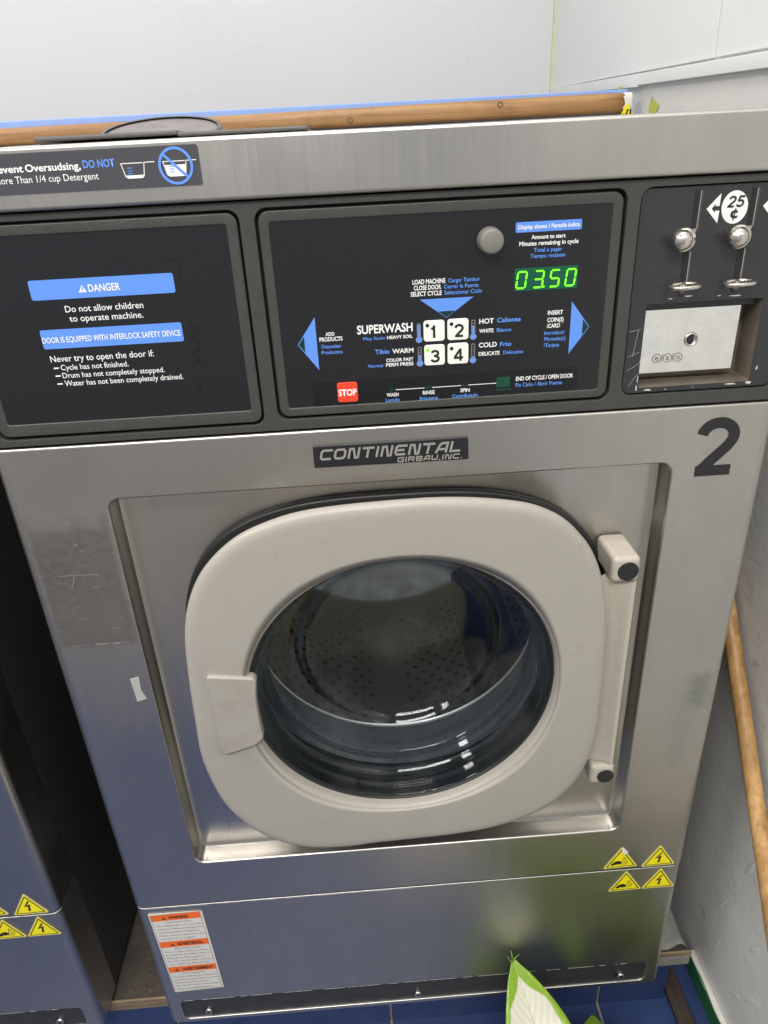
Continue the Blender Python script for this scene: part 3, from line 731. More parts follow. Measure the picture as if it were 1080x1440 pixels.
# ---- coin panel
CP = holed('coin_panel', rrect(.2204, .3636, 1.0550, 1.2318, .007), [rrect(.2350, .3418, 1.0598, 1.1365, .002, 3)], .0030, .003, 'coinp', W, .0008, 2)
def coinslot(x):
    o = flat('coin_slot', [[(x, 1.1958), (x + .0055, 1.1958), (x + .0055, 1.2285), (x, 1.2285)]], .0029, 'grey', W)
    M_ = holed('coin_slot_frame', [(x - .0006, 1.1955), (x + .0060, 1.1955), (x + .0060, 1.2290), (x - .0006, 1.2290)], [[(x + .0002, 1.1985), (x + .0030, 1.1985), (x + .0030, 1.2278), (x + .0002, 1.2278)]], .0022, .0008, 'coinp', W)
    flat('slot_opening', [[(x + .0001, 1.1984), (x + .0030, 1.1984), (x + .0030, 1.2279), (x + .0001, 1.2279)]], .0019, 'black', M_)
    bpy.data.objects.remove(o)
    flat('slot_edge', [[(x + .0030, 1.1984), (x + .0038, 1.1984), (x + .0038, 1.2279), (x + .0030, 1.2279)]], .0018, 'edge', M_)
    flat('slot_bevel', [[(x + .0038, 1.1970), (x + .0056, 1.1962), (x + .0056, 1.2284), (x + .0038, 1.2279)]], .0019, 'bezel', M_)
    flat('slot_edge', [[(x + .0002, 1.1957), (x + .0032, 1.1957), (x + .0034, 1.1984), (x + .0002, 1.1984)]], .0018, 'edge', M_)
for x in (.2668, .3154): coinslot(x)
ar = [(.2880, 1.2252), (.2770, 1.2134), (.2880, 1.2016), (.2884, 1.2116), (.2846, 1.2116), (.2846, 1.2098), (.2814, 1.2134), (.2846, 1.2172), (.2846, 1.2152), (.2879, 1.2152)]
for dx in (0, .0487): flat('coin_arrow', [[(a + dx, b) for a, b in ar]], .0028, 'white', CP)
flat('coin_disc', [[(.3012 + .0113 * math.cos(a) - .0006 * math.sin(a), 1.2136 + .0131 * math.sin(a)) for a in [2 * math.pi * i / 40 for i in range(40)]]], .0028, 'white', CP)
numeral('2', .2938, .3008, 1.2136, .0088, .0026, CP, .19, 'numeral', .18); numeral('5', .3014, .3084, 1.2136, .0088, .0026, CP, .19, 'numeral', .18)
text('c', .2982, .3046, 1.2052, .0085, .0026, 'ink', CP, .035, 'cent_sign')
flat('cent_bar', strokes([[(.3012, 1.2030), (.3024, 1.2128)]], .0011), .00255, 'ink', CP)
def lever(x):
    """x: centre of the ball"""
    o = plate('lever_slot', rrect(x + .0085, x + .0142, 1.1490, 1.1815, .0018, 4), .0027, .0004, 'black', W)
    flat('slot_edge', [[(x + .0140, 1.150), (x + .0148, 1.150), (x + .0148, 1.179), (x + .0138, 1.181)]], .0026, 'edge', o)
    flat('slot_edge', [[(x + .0148, 1.150), (x + .0166, 1.150), (x + .0162, 1.179), (x + .0148, 1.179)]], .00265, 'bezel', o)
    revolve('lever_washer', [(.0001, .0002), (.0094, .0002), (.0101, .0012), (.0102, .0031)], x + .0072, 1.1898, 'chrome', W, 28)
    revolve('lever_knob', [(.0086 * math.sin(R(a)) + .00005, -.0085 - .0086 * math.cos(R(a))) for a in range(0, 150, 10)] + [(.0042, .0005)], x + .0004, 1.1908, 'chrome', W, 28)
    tube('lever_tip', [(x + .0105, -.002, 1.1535), (x + .0105, .001, 1.1480), (x + .0105, .0030, 1.1440)], [.0026, .0032, .0018], 'dirty', W, 10)
    pts = []
    for i in range(28):
        a = 2 * math.pi * i / 28; cx_ = math.cos(a); sx_ = math.sin(a)
        pts.append((x + .0080 + .0126 * (abs(cx_) ** .7) * (1 if cx_ > 0 else -1), -.0085 + .0100 * sx_, 1.1530 + .0006 * cx_))
    tube('return_loop', pts, .0018, 'chrome', W, 8, True)
for x in (.2537, .3020): lever(x)
# pocket with the coin vault door
pk = [rrect(.2350, .3418, 1.0598, 1.1365, .002, 3), rrect(.2356, .3412, 1.0604, 1.1359, .002, 3), rrect(.2366, .3402, 1.0616, 1.1350, .002, 3)]
loft('vault_pocket', [[(a, y, b) for a, b in p] for p, y in zip(pk, (.0035, .012, .0305))], 'dirty', W, True, False, True, False)
VD = plate('vault_door', rrect(.2400, .3300, 1.0690, 1.1290, .0012, 3), .0165, .012, 'vault', W, .0008, 2); VD['label'] = 'bright plated coin vault door with lock'
plate('pocket_liner', rrect(.2368, .3372, 1.1300, 1.1348, .0008, 2), .0110, .018, 'coinp', W)
revolve('lock', [(.0001, .0161), (.0046, .0160), (.0050, .0149), (.0062, .0149), (.0068, .0164)], .2865, 1.0995, 'chrome', VD, 28)
flat('keyway', [[(.2865 + .0044 * math.cos(R(a)), 1.0995 + .0044 * math.sin(R(a))) for a in range(60, 301, 20)]], .0158, 'ink', VD)
for i, ch in enumerate('eso'):
    cx_ = .2560 + i * .0102; flat('embossed_mark', strokes([circle(cx_, 1.0832, .0040, 20) + [circle(cx_, 1.0832, .0040, 20)[0]]], .0007), .0163, 'dirty', VD)
    text(ch, cx_ - .0018, cx_ + .0018, 1.0812, .0052, .0163, 'dirty', VD, .01)
    if i < 2: flat('embossed_mark', strokes([[(cx_ + .0051, 1.0792), (cx_ + .0051, 1.0872)]], .0006), .0163, 'dirty', VD)
# chipped paint round the pocket
rnd = random.Random(21)
def chipblob(x, z, rx, rz, y, n=11): return flat('paint_chip', [[(x + rx * rnd.uniform(.4, 1) * math.cos(2 * math.pi * i / n), z + rz * rnd.uniform(.4, 1) * math.sin(2 * math.pi * i / n)) for i in range(n)]], y, 'chip', CP)
for a in ((.2445, 1.0573, .0055, .0011), (.3240, 1.0582, .0085, .0011), (.3412, 1.0586, .0036, .0020), (.2337, 1.0600, .0010, .0040), (.2342, 1.0680, .0006, .0060), (.3470, 1.0720, .0009, .0030), (.3510, 1.1190, .0018, .0100), (.2560, 1.1405, .0030, .0006), (.2720, 1.1420, .0050, .0007), (.3150, 1.1400, .0090, .0007), (.3000, 1.1408, .0020, .0005), (.2880, 1.0575, .0008, .0006), (.2620, 1.0570, .0012, .0005)): chipblob(*a, .0028)
flat('scratch', strokes([[(.2225, 1.090), (.2330, 1.094)], [(.2230, 1.077), (.2335, 1.083), (.2350, 1.087)], [(.2262, 1.062), (.2310, 1.070), (.2345, 1.073)], [(.2215, 1.1130), (.2320, 1.1150)], [(.2300, 1.1140), (.2270, 1.0900)]], .00022), .0028, 'chip', CP)
# ---- logo plate
LG = plate('logo_plate', [(-.0742, 1.0240), (-.0745, 1.0016), (.0748, 1.0006), (.0742, 1.0234)], -.0022, .0024, 'cap', W, .0008, 2)
GL = {'C': [[(1, .9), (.22, .9), (.09, .74), (.09, .26), (.22, .1), (.95, .1)]], 'O': [[(.24, .9), (.78, .9), (.91, .74), (.91, .26), (.78, .1), (.22, .1), (.09, .26), (.09, .74), (.24, .9)]],
      'N': [[(.11, 0), (.11, .98)], [(.11, .9), (.42, .9), (.66, .06), (.89, .06)], [(.89, .02), (.89, 1)]], 'T': [[(0, .9), (1, .9)], [(.5, .88), (.5, 0)]], 'I': [[(.5, 0), (.5, 1)]],
      'E': [[(1, .9), (.22, .9), (.09, .74), (.09, .26), (.22, .1), (.95, .1)], [(.09, .5), (.82, .5)]], 'A': [[(.06, 0), (.28, .74), (.44, .9), (.9, .9), (.9, 0)], [(.2, .34), (.86, .34)]],
      'L': [[(.11, 1), (.11, .1), (.95, .1)]], 'G': [[(1, .9), (.22, .9), (.09, .74), (.09, .26), (.22, .1), (.9, .1), (.9, .5), (.55, .5)]],
      'R': [[(.11, 0), (.11, .9), (.8, .9), (.9, .76), (.9, .6), (.8, .46), (.2, .46)], [(.6, .46), (.9, 0)]], 'B': [[(.11, .1), (.11, .9), (.8, .9), (.9, .76), (.9, .6), (.8, .5), (.2, .5)], [(.8, .5), (.9, .4), (.9, .22), (.8, .1), (.11, .1)]],
      'U': [[(.11, 1), (.11, .26), (.24, .1), (.76, .1), (.89, .26), (.89, 1)]], ',': [[(.6, .16), (.4, -.12)]], '.': [[(.5, 0), (.5, .2)]]}
WD = {'I': .26, ',': .3, '.': .3}
def logo(word, x0, x1, z, h, t, sl, name):
    tot = sum(WD.get(c, 1) for c in word) + .17 * (len(word) - 1); u = (x1 - x0 - sl * h) / tot; x = x0; dz = 0
    for c in word:
        wd = WD.get(c, 1) * u
        ls = [[(x + a * wd + b * h * sl, z + b * h) for a, b in ln] for ln in GL[c]]
        v = []; f = []
        for q in strokes(ls, t):
            b0 = len(v); v += [(a, -.0024, b) for a, b in q] + [(a, -.0031, b) for a, b in q]
            f += [(b0 + 4, b0 + 5, b0 + 6, b0 + 7)] + [(b0 + i, b0 + (i + 1) % 4, b0 + 4 + (i + 1) % 4, b0 + 4 + i) for i in range(4)]
        mesh(name, v, f, 'silver', LG)
        x += wd + .17 * u
logo('CONTINENTAL', -.0690, .0692, 1.0096, .0108, .0021, .24, 'letter')
logo('GIRBAU,INC.', .0052, .0690, 1.0027, .0050, .0011, .20, 'small_letter')
# ---- number 2 decal, paper scrap
numeral('2', .2976, .3418, .9665, .0585, -.0006, W, .185, 'number_decal')
o = plate('paper_scrap', [(-.3002, .7636), (-.2900, .7660), (-.2912, .7480), (-.2872, .7352), (-.2985, .7315), (-.2990, .7440)], -.0008, .0007, 'scrap', W)
rnd = random.Random(33)
sl = [[(-.3445, .9000), (-.3300, .9010), (-.3180, .9000), (-.3080, .9005), (-.3065, .8985)], [(-.3285, .9005), (-.3315, .8915), (-.3345, .8850)]]
for q in range(14):
    x = rnd.uniform(-.356, -.29); z = rnd.uniform(.815, .967); L = rnd.uniform(.002, .010); a = rnd.gauss(0, .35)
    sl.append([(x, z), (x + L * .5 * math.cos(a), z + L * .5 * math.sin(a) + rnd.uniform(-.0004, .0004)), (x + L * math.cos(a), z + L * math.sin(a))])
for q in range(10):
    x = rnd.uniform(-.355, -.29); z = .8135 + rnd.uniform(-.001, .001); sl.append([(x, z), (x + rnd.uniform(.004, .014), z + rnd.uniform(-.0006, .0006))])
o = flat('scratches', [p for ln in sl for p in strokes([ln], rnd.uniform(.00018, .0004))], -.0003, 'scratch', W); o['kind'] = 'stuff'
# ---- detergent notice on the fascia
DN = plate('detergent_notice', rrect(-.345, -.1400, 1.2530, 1.2820, .0022, 4), -.0056, .0006, 'stick', W)
YF = -.0059
text('Prevent', -.3040, -.2768, 1.2688, .0050, YF, 'white', DN, .022)
text('Oversudsing,', -.2751, -.2324, 1.2688, .0050, YF, 'white', DN, .022)
text('DO NOT', -.2303, -.2058, 1.2694, .0052, YF, 'blue', DN, .026)
text('Use', -.3125, -.3035, 1.2610, .0048, YF, 'white', DN, .0)
text('More Than 1/4 cup Detergent', -.3010, -.2201, 1.2610, .0049, YF, 'white', DN, .0)
def cup(x, z, full):
    L = [(x, z + .0105), (x + .0022, z + .0012), (x + .0042, z), (x + .0150, z), (x + .0166, z + .0012), (x + .0180, z + .0105)]
    o = flat('measuring_cup', strokes([L + [L[0]], [(x + .017, z + .0106), (x + .0262, z + .0108)]], .0006), YF, 'white', DN)
    hgt = .0080 if full else .0020
    flat('cup_fill', [[(x + .0022 * (1 - hgt / .0105) + .0004, z + hgt), (x + .0026, z + .0010), (x + .0042, z), (x + .0150, z), (x + .0164, z + .0010), (x + .0166 + .0012 * hgt / .0105 - .0003, z + hgt)]], YF + .0001, 'white', DN)
    flat('scale_mark', [[(x + .0045, z + q), (x + .0082, z + q), (x + .0082, z + q + .0006), (x + .0045, z + q + .0006)] for q in (.0028, .0048, .0068)], YF - .0001, 'blue', DN)
cup(-.2012, 1.2605, False); cup(-.1685, 1.2604, True)
cc = circle(-.1589, 1.2676, .0125, 40); flat('prohibition_ring', strokes([cc + [cc[0]]], .0020), YF - .0002, 'blue', DN)
flat('prohibition_bar', strokes([[(-.1672, 1.2756), (-.1506, 1.2594)]], .0020), YF - .00025, 'blue', DN)
# ---- warning stickers
def rtri(cx, z0, wd, hg, r):
    P = [Vector((cx - wd / 2, z0)), Vector((cx + wd / 2, z0)), Vector((cx, z0 + hg))]; out = []
    for i in range(3):
        a, b, c = P[i - 1], P[i], P[(i + 1) % 3]
        for q in range(5):
            t = q / 4; p0 = b + (a - b).normalized() * r; p1 = b + (c - b).normalized() * r
            out.append(tuple((1 - t) ** 2 * p0 + 2 * t * (1 - t) * b + t * t * p1))
    return out
def shrink(cx, z0, wd, hg, d): return (cx, z0 + d, wd - 2 * d * 1.732, hg - 3 * d)
def sticker(name, cx, z0, kind, lab, tilt=0, parent=W, peel=False, yb=-.0001):
    wd, hg = .0480, .0412
    def rot(pp):
        c_, s_ = math.cos(tilt), math.sin(tilt); ox_, oz_ = cx, z0 + hg / 3
        return [(ox_ + (a - ox_) * c_ - (b - oz_) * s_, oz_ + (a - ox_) * s_ + (b - oz_) * c_) for a, b in pp]
    o = plate(name, rot(rtri(cx, z0, wd, hg, .004)), yb - .0006, .0006, 'yedge', parent); o['label'] = lab
    y1 = yb - .0007
    flat('face', [rot(rtri(*shrink(cx, z0, wd, hg, .0012), .0030))], y1, 'yellow', o)
    flat('outline', [rot(rtri(*shrink(cx, z0, wd, hg, .0022), .0022))], y1 - .0001, 'ink', o)
    flat('centre', [rot(rtri(*shrink(cx, z0, wd, hg, .0036), .0012))], y1 - .0002, 'yellow', o)
    if kind == 'bolt':
        flat('bolt_symbol', [rot([(cx + .0016, z0 + .0265), (cx - .0058, z0 + .0148), (cx - .0006, z0 + .0166), (cx - .0012, z0 + .0098), (cx - .0024, z0 + .0098), (cx - .0004, z0 + .0058), (cx + .0028, z0 + .0105), (cx + .0014, z0 + .0104), (cx + .0034, z0 + .0206), (cx - .0016, z0 + .0178), (cx + .0042, z0 + .0262)])], y1 - .0003, 'ink', o)
    else:
        flat('hand_symbol', [rot([(cx - .0135, z0 + .0062), (cx - .0130, z0 + .0098), (cx - .0040, z0 + .0150), (cx + .0002, z0 + .0128), (cx + .0010, z0 + .0062), (cx - .0018, z0 + .0082), (cx - .0040, z0 + .0068), (cx - .0060, z0 + .0080), (cx - .0100, z0 + .0060)])], y1 - .0003, 'ink', o)
        ce = [(cx + .0052 + .0042 * math.cos(t), z0 + .0112 + .0046 * math.sin(t)) for t in [2 * math.pi * i / 20 for i in range(20)]]
        ci = circle(cx + .0052, z0 + .0112, .0014, 10)
        flat('gear_symbol', [q for q in [[*map(tuple, rot(s_))] for s_ in strokes([ce + [ce[0]], ci + [ci[0]], [(cx + .0022, z0 + .0165), (cx + .0040, z0 + .0205), (cx + .0052, z0 + .0175), (cx + .0075, z0 + .0200)], [(cx - .0130, z0 + .0132), (cx - .0010, z0 + .0138)]], .0008)]], y1 - .0003, 'ink', o)
    if peel:
        v = [(cx - .0006, yb - .0010, z0 + .0425), (cx + .0088, yb - .0010, z0 + .0305), (cx + .0020, yb - .0042, z0 + .0300), (cx - .0012, yb - .0030, z0 + .0340)]
        mesh('peeled_corner', v, [(0, 1, 2, 3)], 'paper', o)
    return o
sticker('warning_sticker', .2862, .3822, 'hand', 'yellow hand in gears warning triangle with a peeled top corner', .03, W, True)
sticker('warning_sticker', .3388, .3805, 'bolt', 'yellow lightning bolt warning triangle above the seam', .02)
sticker('warning_sticker', .2974, .3335, 'hand', 'yellow hand in gears warning triangle below the seam', .02)
sticker('warning_sticker', .3446, .3338, 'bolt', 'yellow lightning bolt warning triangle below the seam', .0)
# ---- three language warning label
WL = plate('warning_label', [(-.3590, .3640), (-.2890, .3632), (-.2862, .3605), (-.2822, .1886), (-.3538, .1856)], -.0006, .0008, 'paper', W); WL['label'] = 'white and orange three language warning label'
def sk(u, v_): return (-.3580 + u * .0695 + v_ * .0045 , .3632 - v_ * .1765 + u * .0015)
flat('border', strokes([[sk(.015, .012), sk(.985, .004), sk(.99, .985), sk(.02, .985), sk(.015, .012)]], .0005), -.0008, 'faint', WL)
for k, wd_ in enumerate(('WARNING', 'ADVERTENCIA', 'AVERTISSEMENT')):
    v0 = .010 + k * .328
    flat('banner', [[sk(.02, v0), sk(.985, v0), sk(.985, v0 + .072), sk(.02, v0 + .072)]], -.0010, 'orange', WL)
    a = sk(.36 if k < 2 else .31, v0 + .055); b = sk(.74 if k == 0 else .88 if k == 1 else .93, v0 + .055)
    text(wd_, a[0], b[0], (a[1] + b[1]) / 2, .0058, -.0012, 'ink', WL, .03)
    t0 = sk(.22 if k < 2 else .14, v0 + .056); flat('warning_triangle', [[(t0[0], t0[1]), (t0[0] + .0066, t0[1]), (t0[0] + .0033, t0[1] + .0056)]], -.0012, 'ink', WL)
    flat('exclamation_mark', [[(t0[0] + .0028, t0[1] + .0006), (t0[0] + .0038, t0[1] + .0006), (t0[0] + .0038, t0[1] + .0036), (t0[0] + .0028, t0[1] + .0036)]], -.0013, 'orange', WL)
    LN = (('Very important!', .27, .77), ('For safety do not use this', .07, .96), ('machine without having read', .07, .96), ('the Instructions Handbook.', .07, .90), ('If lost, please request a new', .07, .97), ('one from your supplier.', .07, .78))
    if k == 1: LN = (('¡Muy importante!', .27, .80), ('Para su seguridad no utilizar', .07, .96), ('la máquina sin haber leído el', .07, .96), ('Manual de Instrucciones.', .07, .86), ('En caso de pérdida solicitar', .07, .97), ('uno nuevo al distribuidor', .07, .92))
    if k == 2: LN = (('Très important!', .27, .74), ('Par sécurité ne pas utiliser la', .07, .97), ('machine sans avoir lu les', .07, .97), ("Notices d'instructions.", .07, .76), ('En cas de perte demander', .07, .97), ('les à votre distributeur', .07, .80))
    for i, (s, u0, u1) in enumerate(LN):
        vv = v0 + .105 + i * .040; a = sk(u0, vv); b = sk(u1, vv)
        text(s, a[0], b[0], (a[1] + b[1]) / 2, .0031, -.0008, 'faint', WL, .0, 'fine_print')
# ------------------------------------------------------------------ door
NP = 144
def sq(t, a, b, n=3.235):
    c, s = math.cos(t), math.sin(t)
    return abs(c) ** (2 / n) * a * (1 if c >= 0 else -1), abs(s) ** (2 / n) * b * (1 if s >= 0 else -1)
DX, DZ = -.0024, .7524
WR = .1645; WC = .7546
# slight unevenness of the outline: angle (deg) -> radial offset in m
COR = [(-180, .0003), (-166, .0030), (-150, .0008), (-138, -.0008), (-128, .0014), (-118, .0030), (-110, .0012), (-100, -.0026), (-80, -.0024), (-60, -.0020), (-45, .0016), (-34, .0030), (0, 0), (32, -.0024), (43, -.0016), (52, .0006), (58, .0009), (65, .0), (86, .0022), (110, .0018), (122, 0), (134, -.0020), (144, -.0024), (162, -.0022), (180, .0003)]
def cor(x, z):
    a = math.degrees(math.atan2(z, x))
    for (a0, c0), (a1, c1) in zip(COR, COR[1:]):
        if a0 <= a <= a1:
            u = (a - a0) / (a1 - a0); u = u * u * (3 - 2 * u); return c0 + (c1 - c0) * u
    return 0
def dring(inset, y, mixc=0, r=WR):
    out = []
    for i in range(NP):
        t = 2 * math.pi * i / NP; x, z = sq(t, .2198, .2267)
        L = math.hypot(x, z); k = 1 + (cor(x, z) - inset) / L; x *= k; z *= k
        if mixc:
            an = math.atan2(z, x); cx_, cz_ = r * math.cos(an) - DX, r * math.sin(an) + (WC - DZ); x = x * (1 - mixc) + cx_ * mixc; z = z * (1 - mixc) + cz_ * mixc
        out.append((x + DX, y, DZ + z))
    return out
rings = [dring(.036, .012), dring(.028, .000), dring(.013, -.0170), dring(.004, -.0275), dring(.0006, -.0320), dring(0, -.0350), dring(.0007, -.0378), dring(.0024, -.0398), dring(.0050, -.0411), dring(.0080, -.0418), dring(.0110, -.0421), dring(.0135, -.0422), dring(.0165, -.0423),
         dring(.018, -.0424, .2), dring(.018, -.0426, .5), dring(.018, -.0427, .8), dring(.018, -.0426, .93), dring(0, -.0426, 1, WR + .0062), dring(0, -.0423, 1, WR + .0048), dring(0, -.0414, 1, WR + .0032), dring(0, -.0400, 1, WR + .0020), dring(0, -.0378, 1, WR + .0012), dring(0, -.032, 1, WR), dring(0, -.022, 1, WR - .001), dring(0, .004, 1, WR + .002)]
D = loft('door', rings, 'door', W, True); D['label'] = 'grey plastic door ring with round glass window'
# rubber edge behind the glass, glass bowl
revolve('glass_seal', [(WR + .001, -.031), (WR - .0010, -.0315), (WR - .0022, -.0300), (WR - .0026, -.026), (WR - .0016, -.020), (WR - .0016, .000), (WR + .004, .016)], 0, WC, 'rubber', D, 96)
gp = [(.1640, -.029), (.1625, -.0290), (.1612, -.026), (.1604, -.020), (.1580, -.016), (.1556, -.012), (.1566, -.008), (.1592, -.005), (.1586, -.001), (.1550, .002), (.1532, .005), (.1546, .009), (.1568, .012), (.1556, .016), (.1522, .019), (.1512, .022), (.1524, .0260), (.1522, .0290), (.1505, .0315), (.1470, .0330), (.1420, .0345), (.1340, .0370), (.1260, .0400), (.1190, .0445), (.1150, .0500), (.1120, .0550), (.1060, .0585), (.0980, .0605), (.085, .0635), (.060, .0672), (.03, .069), (.0002, .0695)]
gi = [(max(.0001, r - .004 * (1 - i / len(gp))), y - .004 * (i / len(gp))) for i, (r, y) in enumerate(gp)]
revolve('glass', gp, 0, WC, 'glass', D, 96)
revolve('glass', gi[1:], 0, WC, 'glass', D, 96)
# door handle plate on the left of the ring
hp = [(-.1975, .8068), (-.1555, .7998), (-.1528, .7980), (-.1516, .7945), (-.1532, .7830), (-.1545, .7700), (-.1548, .7560), (-.1545, .7400), (-.1535, .7250), (-.1532, .7208), (-.1545, .7175), (-.1632, .7096), (-.1950, .7004), (-.1985, .7012), (-.2004, .7050), (-.2010, .8020), (-.2002, .8058)]
hp = [(a + .0006, b) for a, b in hp]
o = plate('handle', hp, -.0470, .012, 'door', D, .0020, 3)
# hinge bar on the right
rows = []
for i in range(15):
    z = .6095 + (.8625 - .6095) * i / 14; s = abs((z - DZ) / .2267); xe = DX + .2198 * (max(0, 1 - s ** 3.235)) ** (1 / 3.235) - .004
    xr = .2462
    row = []
    prof = [(xe - .022, -.030), (xe - .004, -.0250), (xe + .003, -.0185), (xe + .35 * (xr - xe), -.0175), (xr - .0110, -.0235), (xr - .0060, -.0290), (xr - .0018, -.0288), (xr, -.0250), (xr + .0008, -.010), (xr, .012)]
    rows.append([(a, b, z) for a, b in prof])
HB = loft('hinge_bar', rows, 'hinge', D, False); bm = bmesh.new(); bm.from_mesh(HB.data)
vs_ = bm.verts[:]; bm.verts.ensure_lookup_table(); npf = len(rows[0])
bm.faces.new([bm.verts[i] for i in range(npf)]); bm.faces.new([bm.verts[(len(rows) - 1) * npf + i] for i in range(npf)][::-1]); bmesh.ops.recalc_face_normals(bm, faces=bm.faces[:]); bm.to_mesh(HB.data); bm.free()
HB.data.set_sharp_from_angle(angle=R(40))
for o_ in [D] + [c for c in D.children]:
    for v_ in o_.data.vertices: v_.co.y += .0323 * (min(v_.co.x, .23) - .23)
# hinge blocks with black caps
def hinge(x0, x1, z0, z1, y0, cx_, cz_, r):
    o = box('hinge_block', x0, x1, y0, .0238, z0, z1, 'hinge', W, .0058, 4)
    plate('hinge_cap', circle(cx_, cz_, r, 32), y0 - .0010, .003, 'cap', o, .0006, 2)
hinge(.2175, .2470, .8640, .8940, -.0300, .2338, .8778, .0108)
hinge(.2185, .2482, .5785, .6078, -.0300, .2368, .5912, .0100)
# black seal frame behind the door, bellows, drum
sf = [[(a, .7545 + b) for a, b in [sq(2 * math.pi * i / NP, .2345, .2075, 3.0) for i in range(NP)]]]
holed('seal_frame', sf[0], [[(.170 * math.cos(2 * math.pi * i / 80), WC + .170 * math.sin(2 * math.pi * i / 80)) for i in range(80)]], .0125, .0112, 'rubber', W, .003, 2)
revolve('bellows', [(.1705, .018), (.1690, .026), (.1740, .040), (.1660, .052), (.1770, .066), (.1700, .080), (.1780, .095), (.1900, .105)], 0, WC, 'gasket', W, 80)
DR = revolve('drum', [(.178, .100), (.186, .098), (.255, .112), (.262, .125), (.262, .50), (.250, .515), (.12, .525), (.0003, .525)], 0, WC, 'drum', W, 80)
hv = []; hf = []
for row in range(22):
    for q in range(64):
        if q % 16 in (0, 15): continue
        a = 2 * math.pi * (q + .5 * (row % 2)) / 64; y = .145 + row * .0155; r = .2612
        u = Vector((-math.sin(a), 0, math.cos(a))); cpt = Vector((r * math.cos(a), y, WC + r * math.sin(a)))
        b0 = len(hv)
        for k in range(8):
            t = 2 * math.pi * k / 8; hv.append(cpt + .0046 * (math.cos(t) * u + Vector((0, math.sin(t), 0))))
        hf.append(tuple(range(b0, b0 + 8)))
o = mesh('perforations', hv, hf, 'hole', DR); o['kind'] = 'stuff'
for k in range(3):
    a = R(-52 + 120 * k); rn = Vector((math.cos(a), 0, math.sin(a))); tn = Vector((-math.sin(a), 0, math.cos(a))); rw = []
    for y in (.13, .16, .46, .49):
        e = .0 if y in (.13, .49) else 1
        rw.append([Vector((0, y, WC)) + rn * (.262 - h * (.35 + .65 * e)) + tn * w_ for w_, h in ((-.05, 0), (-.022, .040), (-.010, .055), (.010, .055), (.022, .040), (.05, 0))])
    loft('lifter', rw, 'rubber', DR, False)
revolve('drum_rim', [(.1765, .098), (.1790, .094), (.1815, .096), (.186, .0985)], 0, WC, 'drum', W, 80)
flush_texts()
# ------------------------------------------------------------------ second machine on the left, same build
SKIP = ('number_decal', 'scratches', 'paper_scrap', 'warning_label', 'detergent_notice', 'lettering')
W2 = W.copy(); C.objects.link(W2); W2.location = (-.8505, .3535, .105)
W2['label'] = 'steel washing machine across the dark gap from the one numbered 2'
def ctree(o, par):
    if o.name.split('.')[0] in SKIP: return
    c = o.copy(); C.objects.link(c); c.parent = par
    for ch in list(o.children): ctree(ch, c)
for ch in list(W.children): ctree(ch, W2)
# ------------------------------------------------------------------ back rail, blue board, pole
bd = box('back_board', -1.6, .470, .752, .770, .95, 1.349, 'bluep', None, .0015, 1); tag(bd, 'blue painted board behind the wooden rail', 'board')
RL = thing('wooden_rail', (-.3, .74, 1.31), 'long brown wooden rail fixed along the board behind the machines', 'rail')
rg = []
xs = [-1.6 + 2.067 * i / 40 for i in range(41)]
for i, x in enumerate(xs):
    zc = 1.3240 + .0035 * min(1, max(0, (x + .6) / 1.0)); hz = .0150 + .0010 * math.sin(x * 3); hy = .0145
    rg.append([(x, .7370 + hy * math.copysign(abs(math.cos(t)) ** .6, math.cos(t)), zc + hz * math.copysign(abs(math.sin(t)) ** .6, math.sin(t))) for t in [2 * math.pi * k / 20 for k in range(20)]])
loft('rail', rg, 'rail', RL, True, True, True)
for x, z in ((.243, 1.3345), (-.01, 1.323)):
    cc = [(x + .0042 * math.cos(t), z + .0036 * math.sin(t)) for t in [2 * math.pi * i / 18 for i in range(18)]]
    flat('knot', strokes([cc + [cc[0]]], .0012), .7222, 'board', RL)
# white paint blobs at the rail end
rnd = random.Random(5); rg = []
for k in range(5):
    x = .4535 + .0034 * k; rg.append([(x + (.0022 * math.sin(j * 2.1) if k == 0 else 0), .7370 + .0153 * math.copysign(abs(math.cos(t)) ** .6, math.cos(t)), 1.3275 + .0160 * math.copysign(abs(math.sin(t)) ** .6, math.sin(t))) for j, t in enumerate([R(20) + R(200) * q / 16 for q in range(17)])])
loft('paint_drip', rg, 'basew', RL, False)
st = thing('floor_sticker', (.4605, .716, 1.30), 'small yellow and black warning triangle by the rail end', 'sticker'); st.name = 'warning_triangle_sticker'
plate('backing', rtri(.4590, 1.296, .036, .032, .003), .7190, .0012, 'yellow', st)
flat('stripe', [[(.4540, 1.300), (.4570, 1.300), (.4615, 1.318), (.4585, 1.318)], [(.4640, 1.300), (.4672, 1.300), (.4660, 1.318), (.4630, 1.318)], [(.4480, 1.300), (.4510, 1.300), (.4545, 1.312), (.4525, 1.312)]], .7187, 'ink', st)
# broom handle leaning in the gap between machine and wall
P0 = Vector((.442, -.397, FZ + .004)); P1 = Vector((.4752, .250, .772))
n = 30; pts = [P0.lerp(P1, i / n) for i in range(n + 1)]
pole = tube('wooden_pole', pts, .0110, 'pole', None, 18); tag(pole, 'light wooden pole leaning between the machine and the right wall', 'pole')
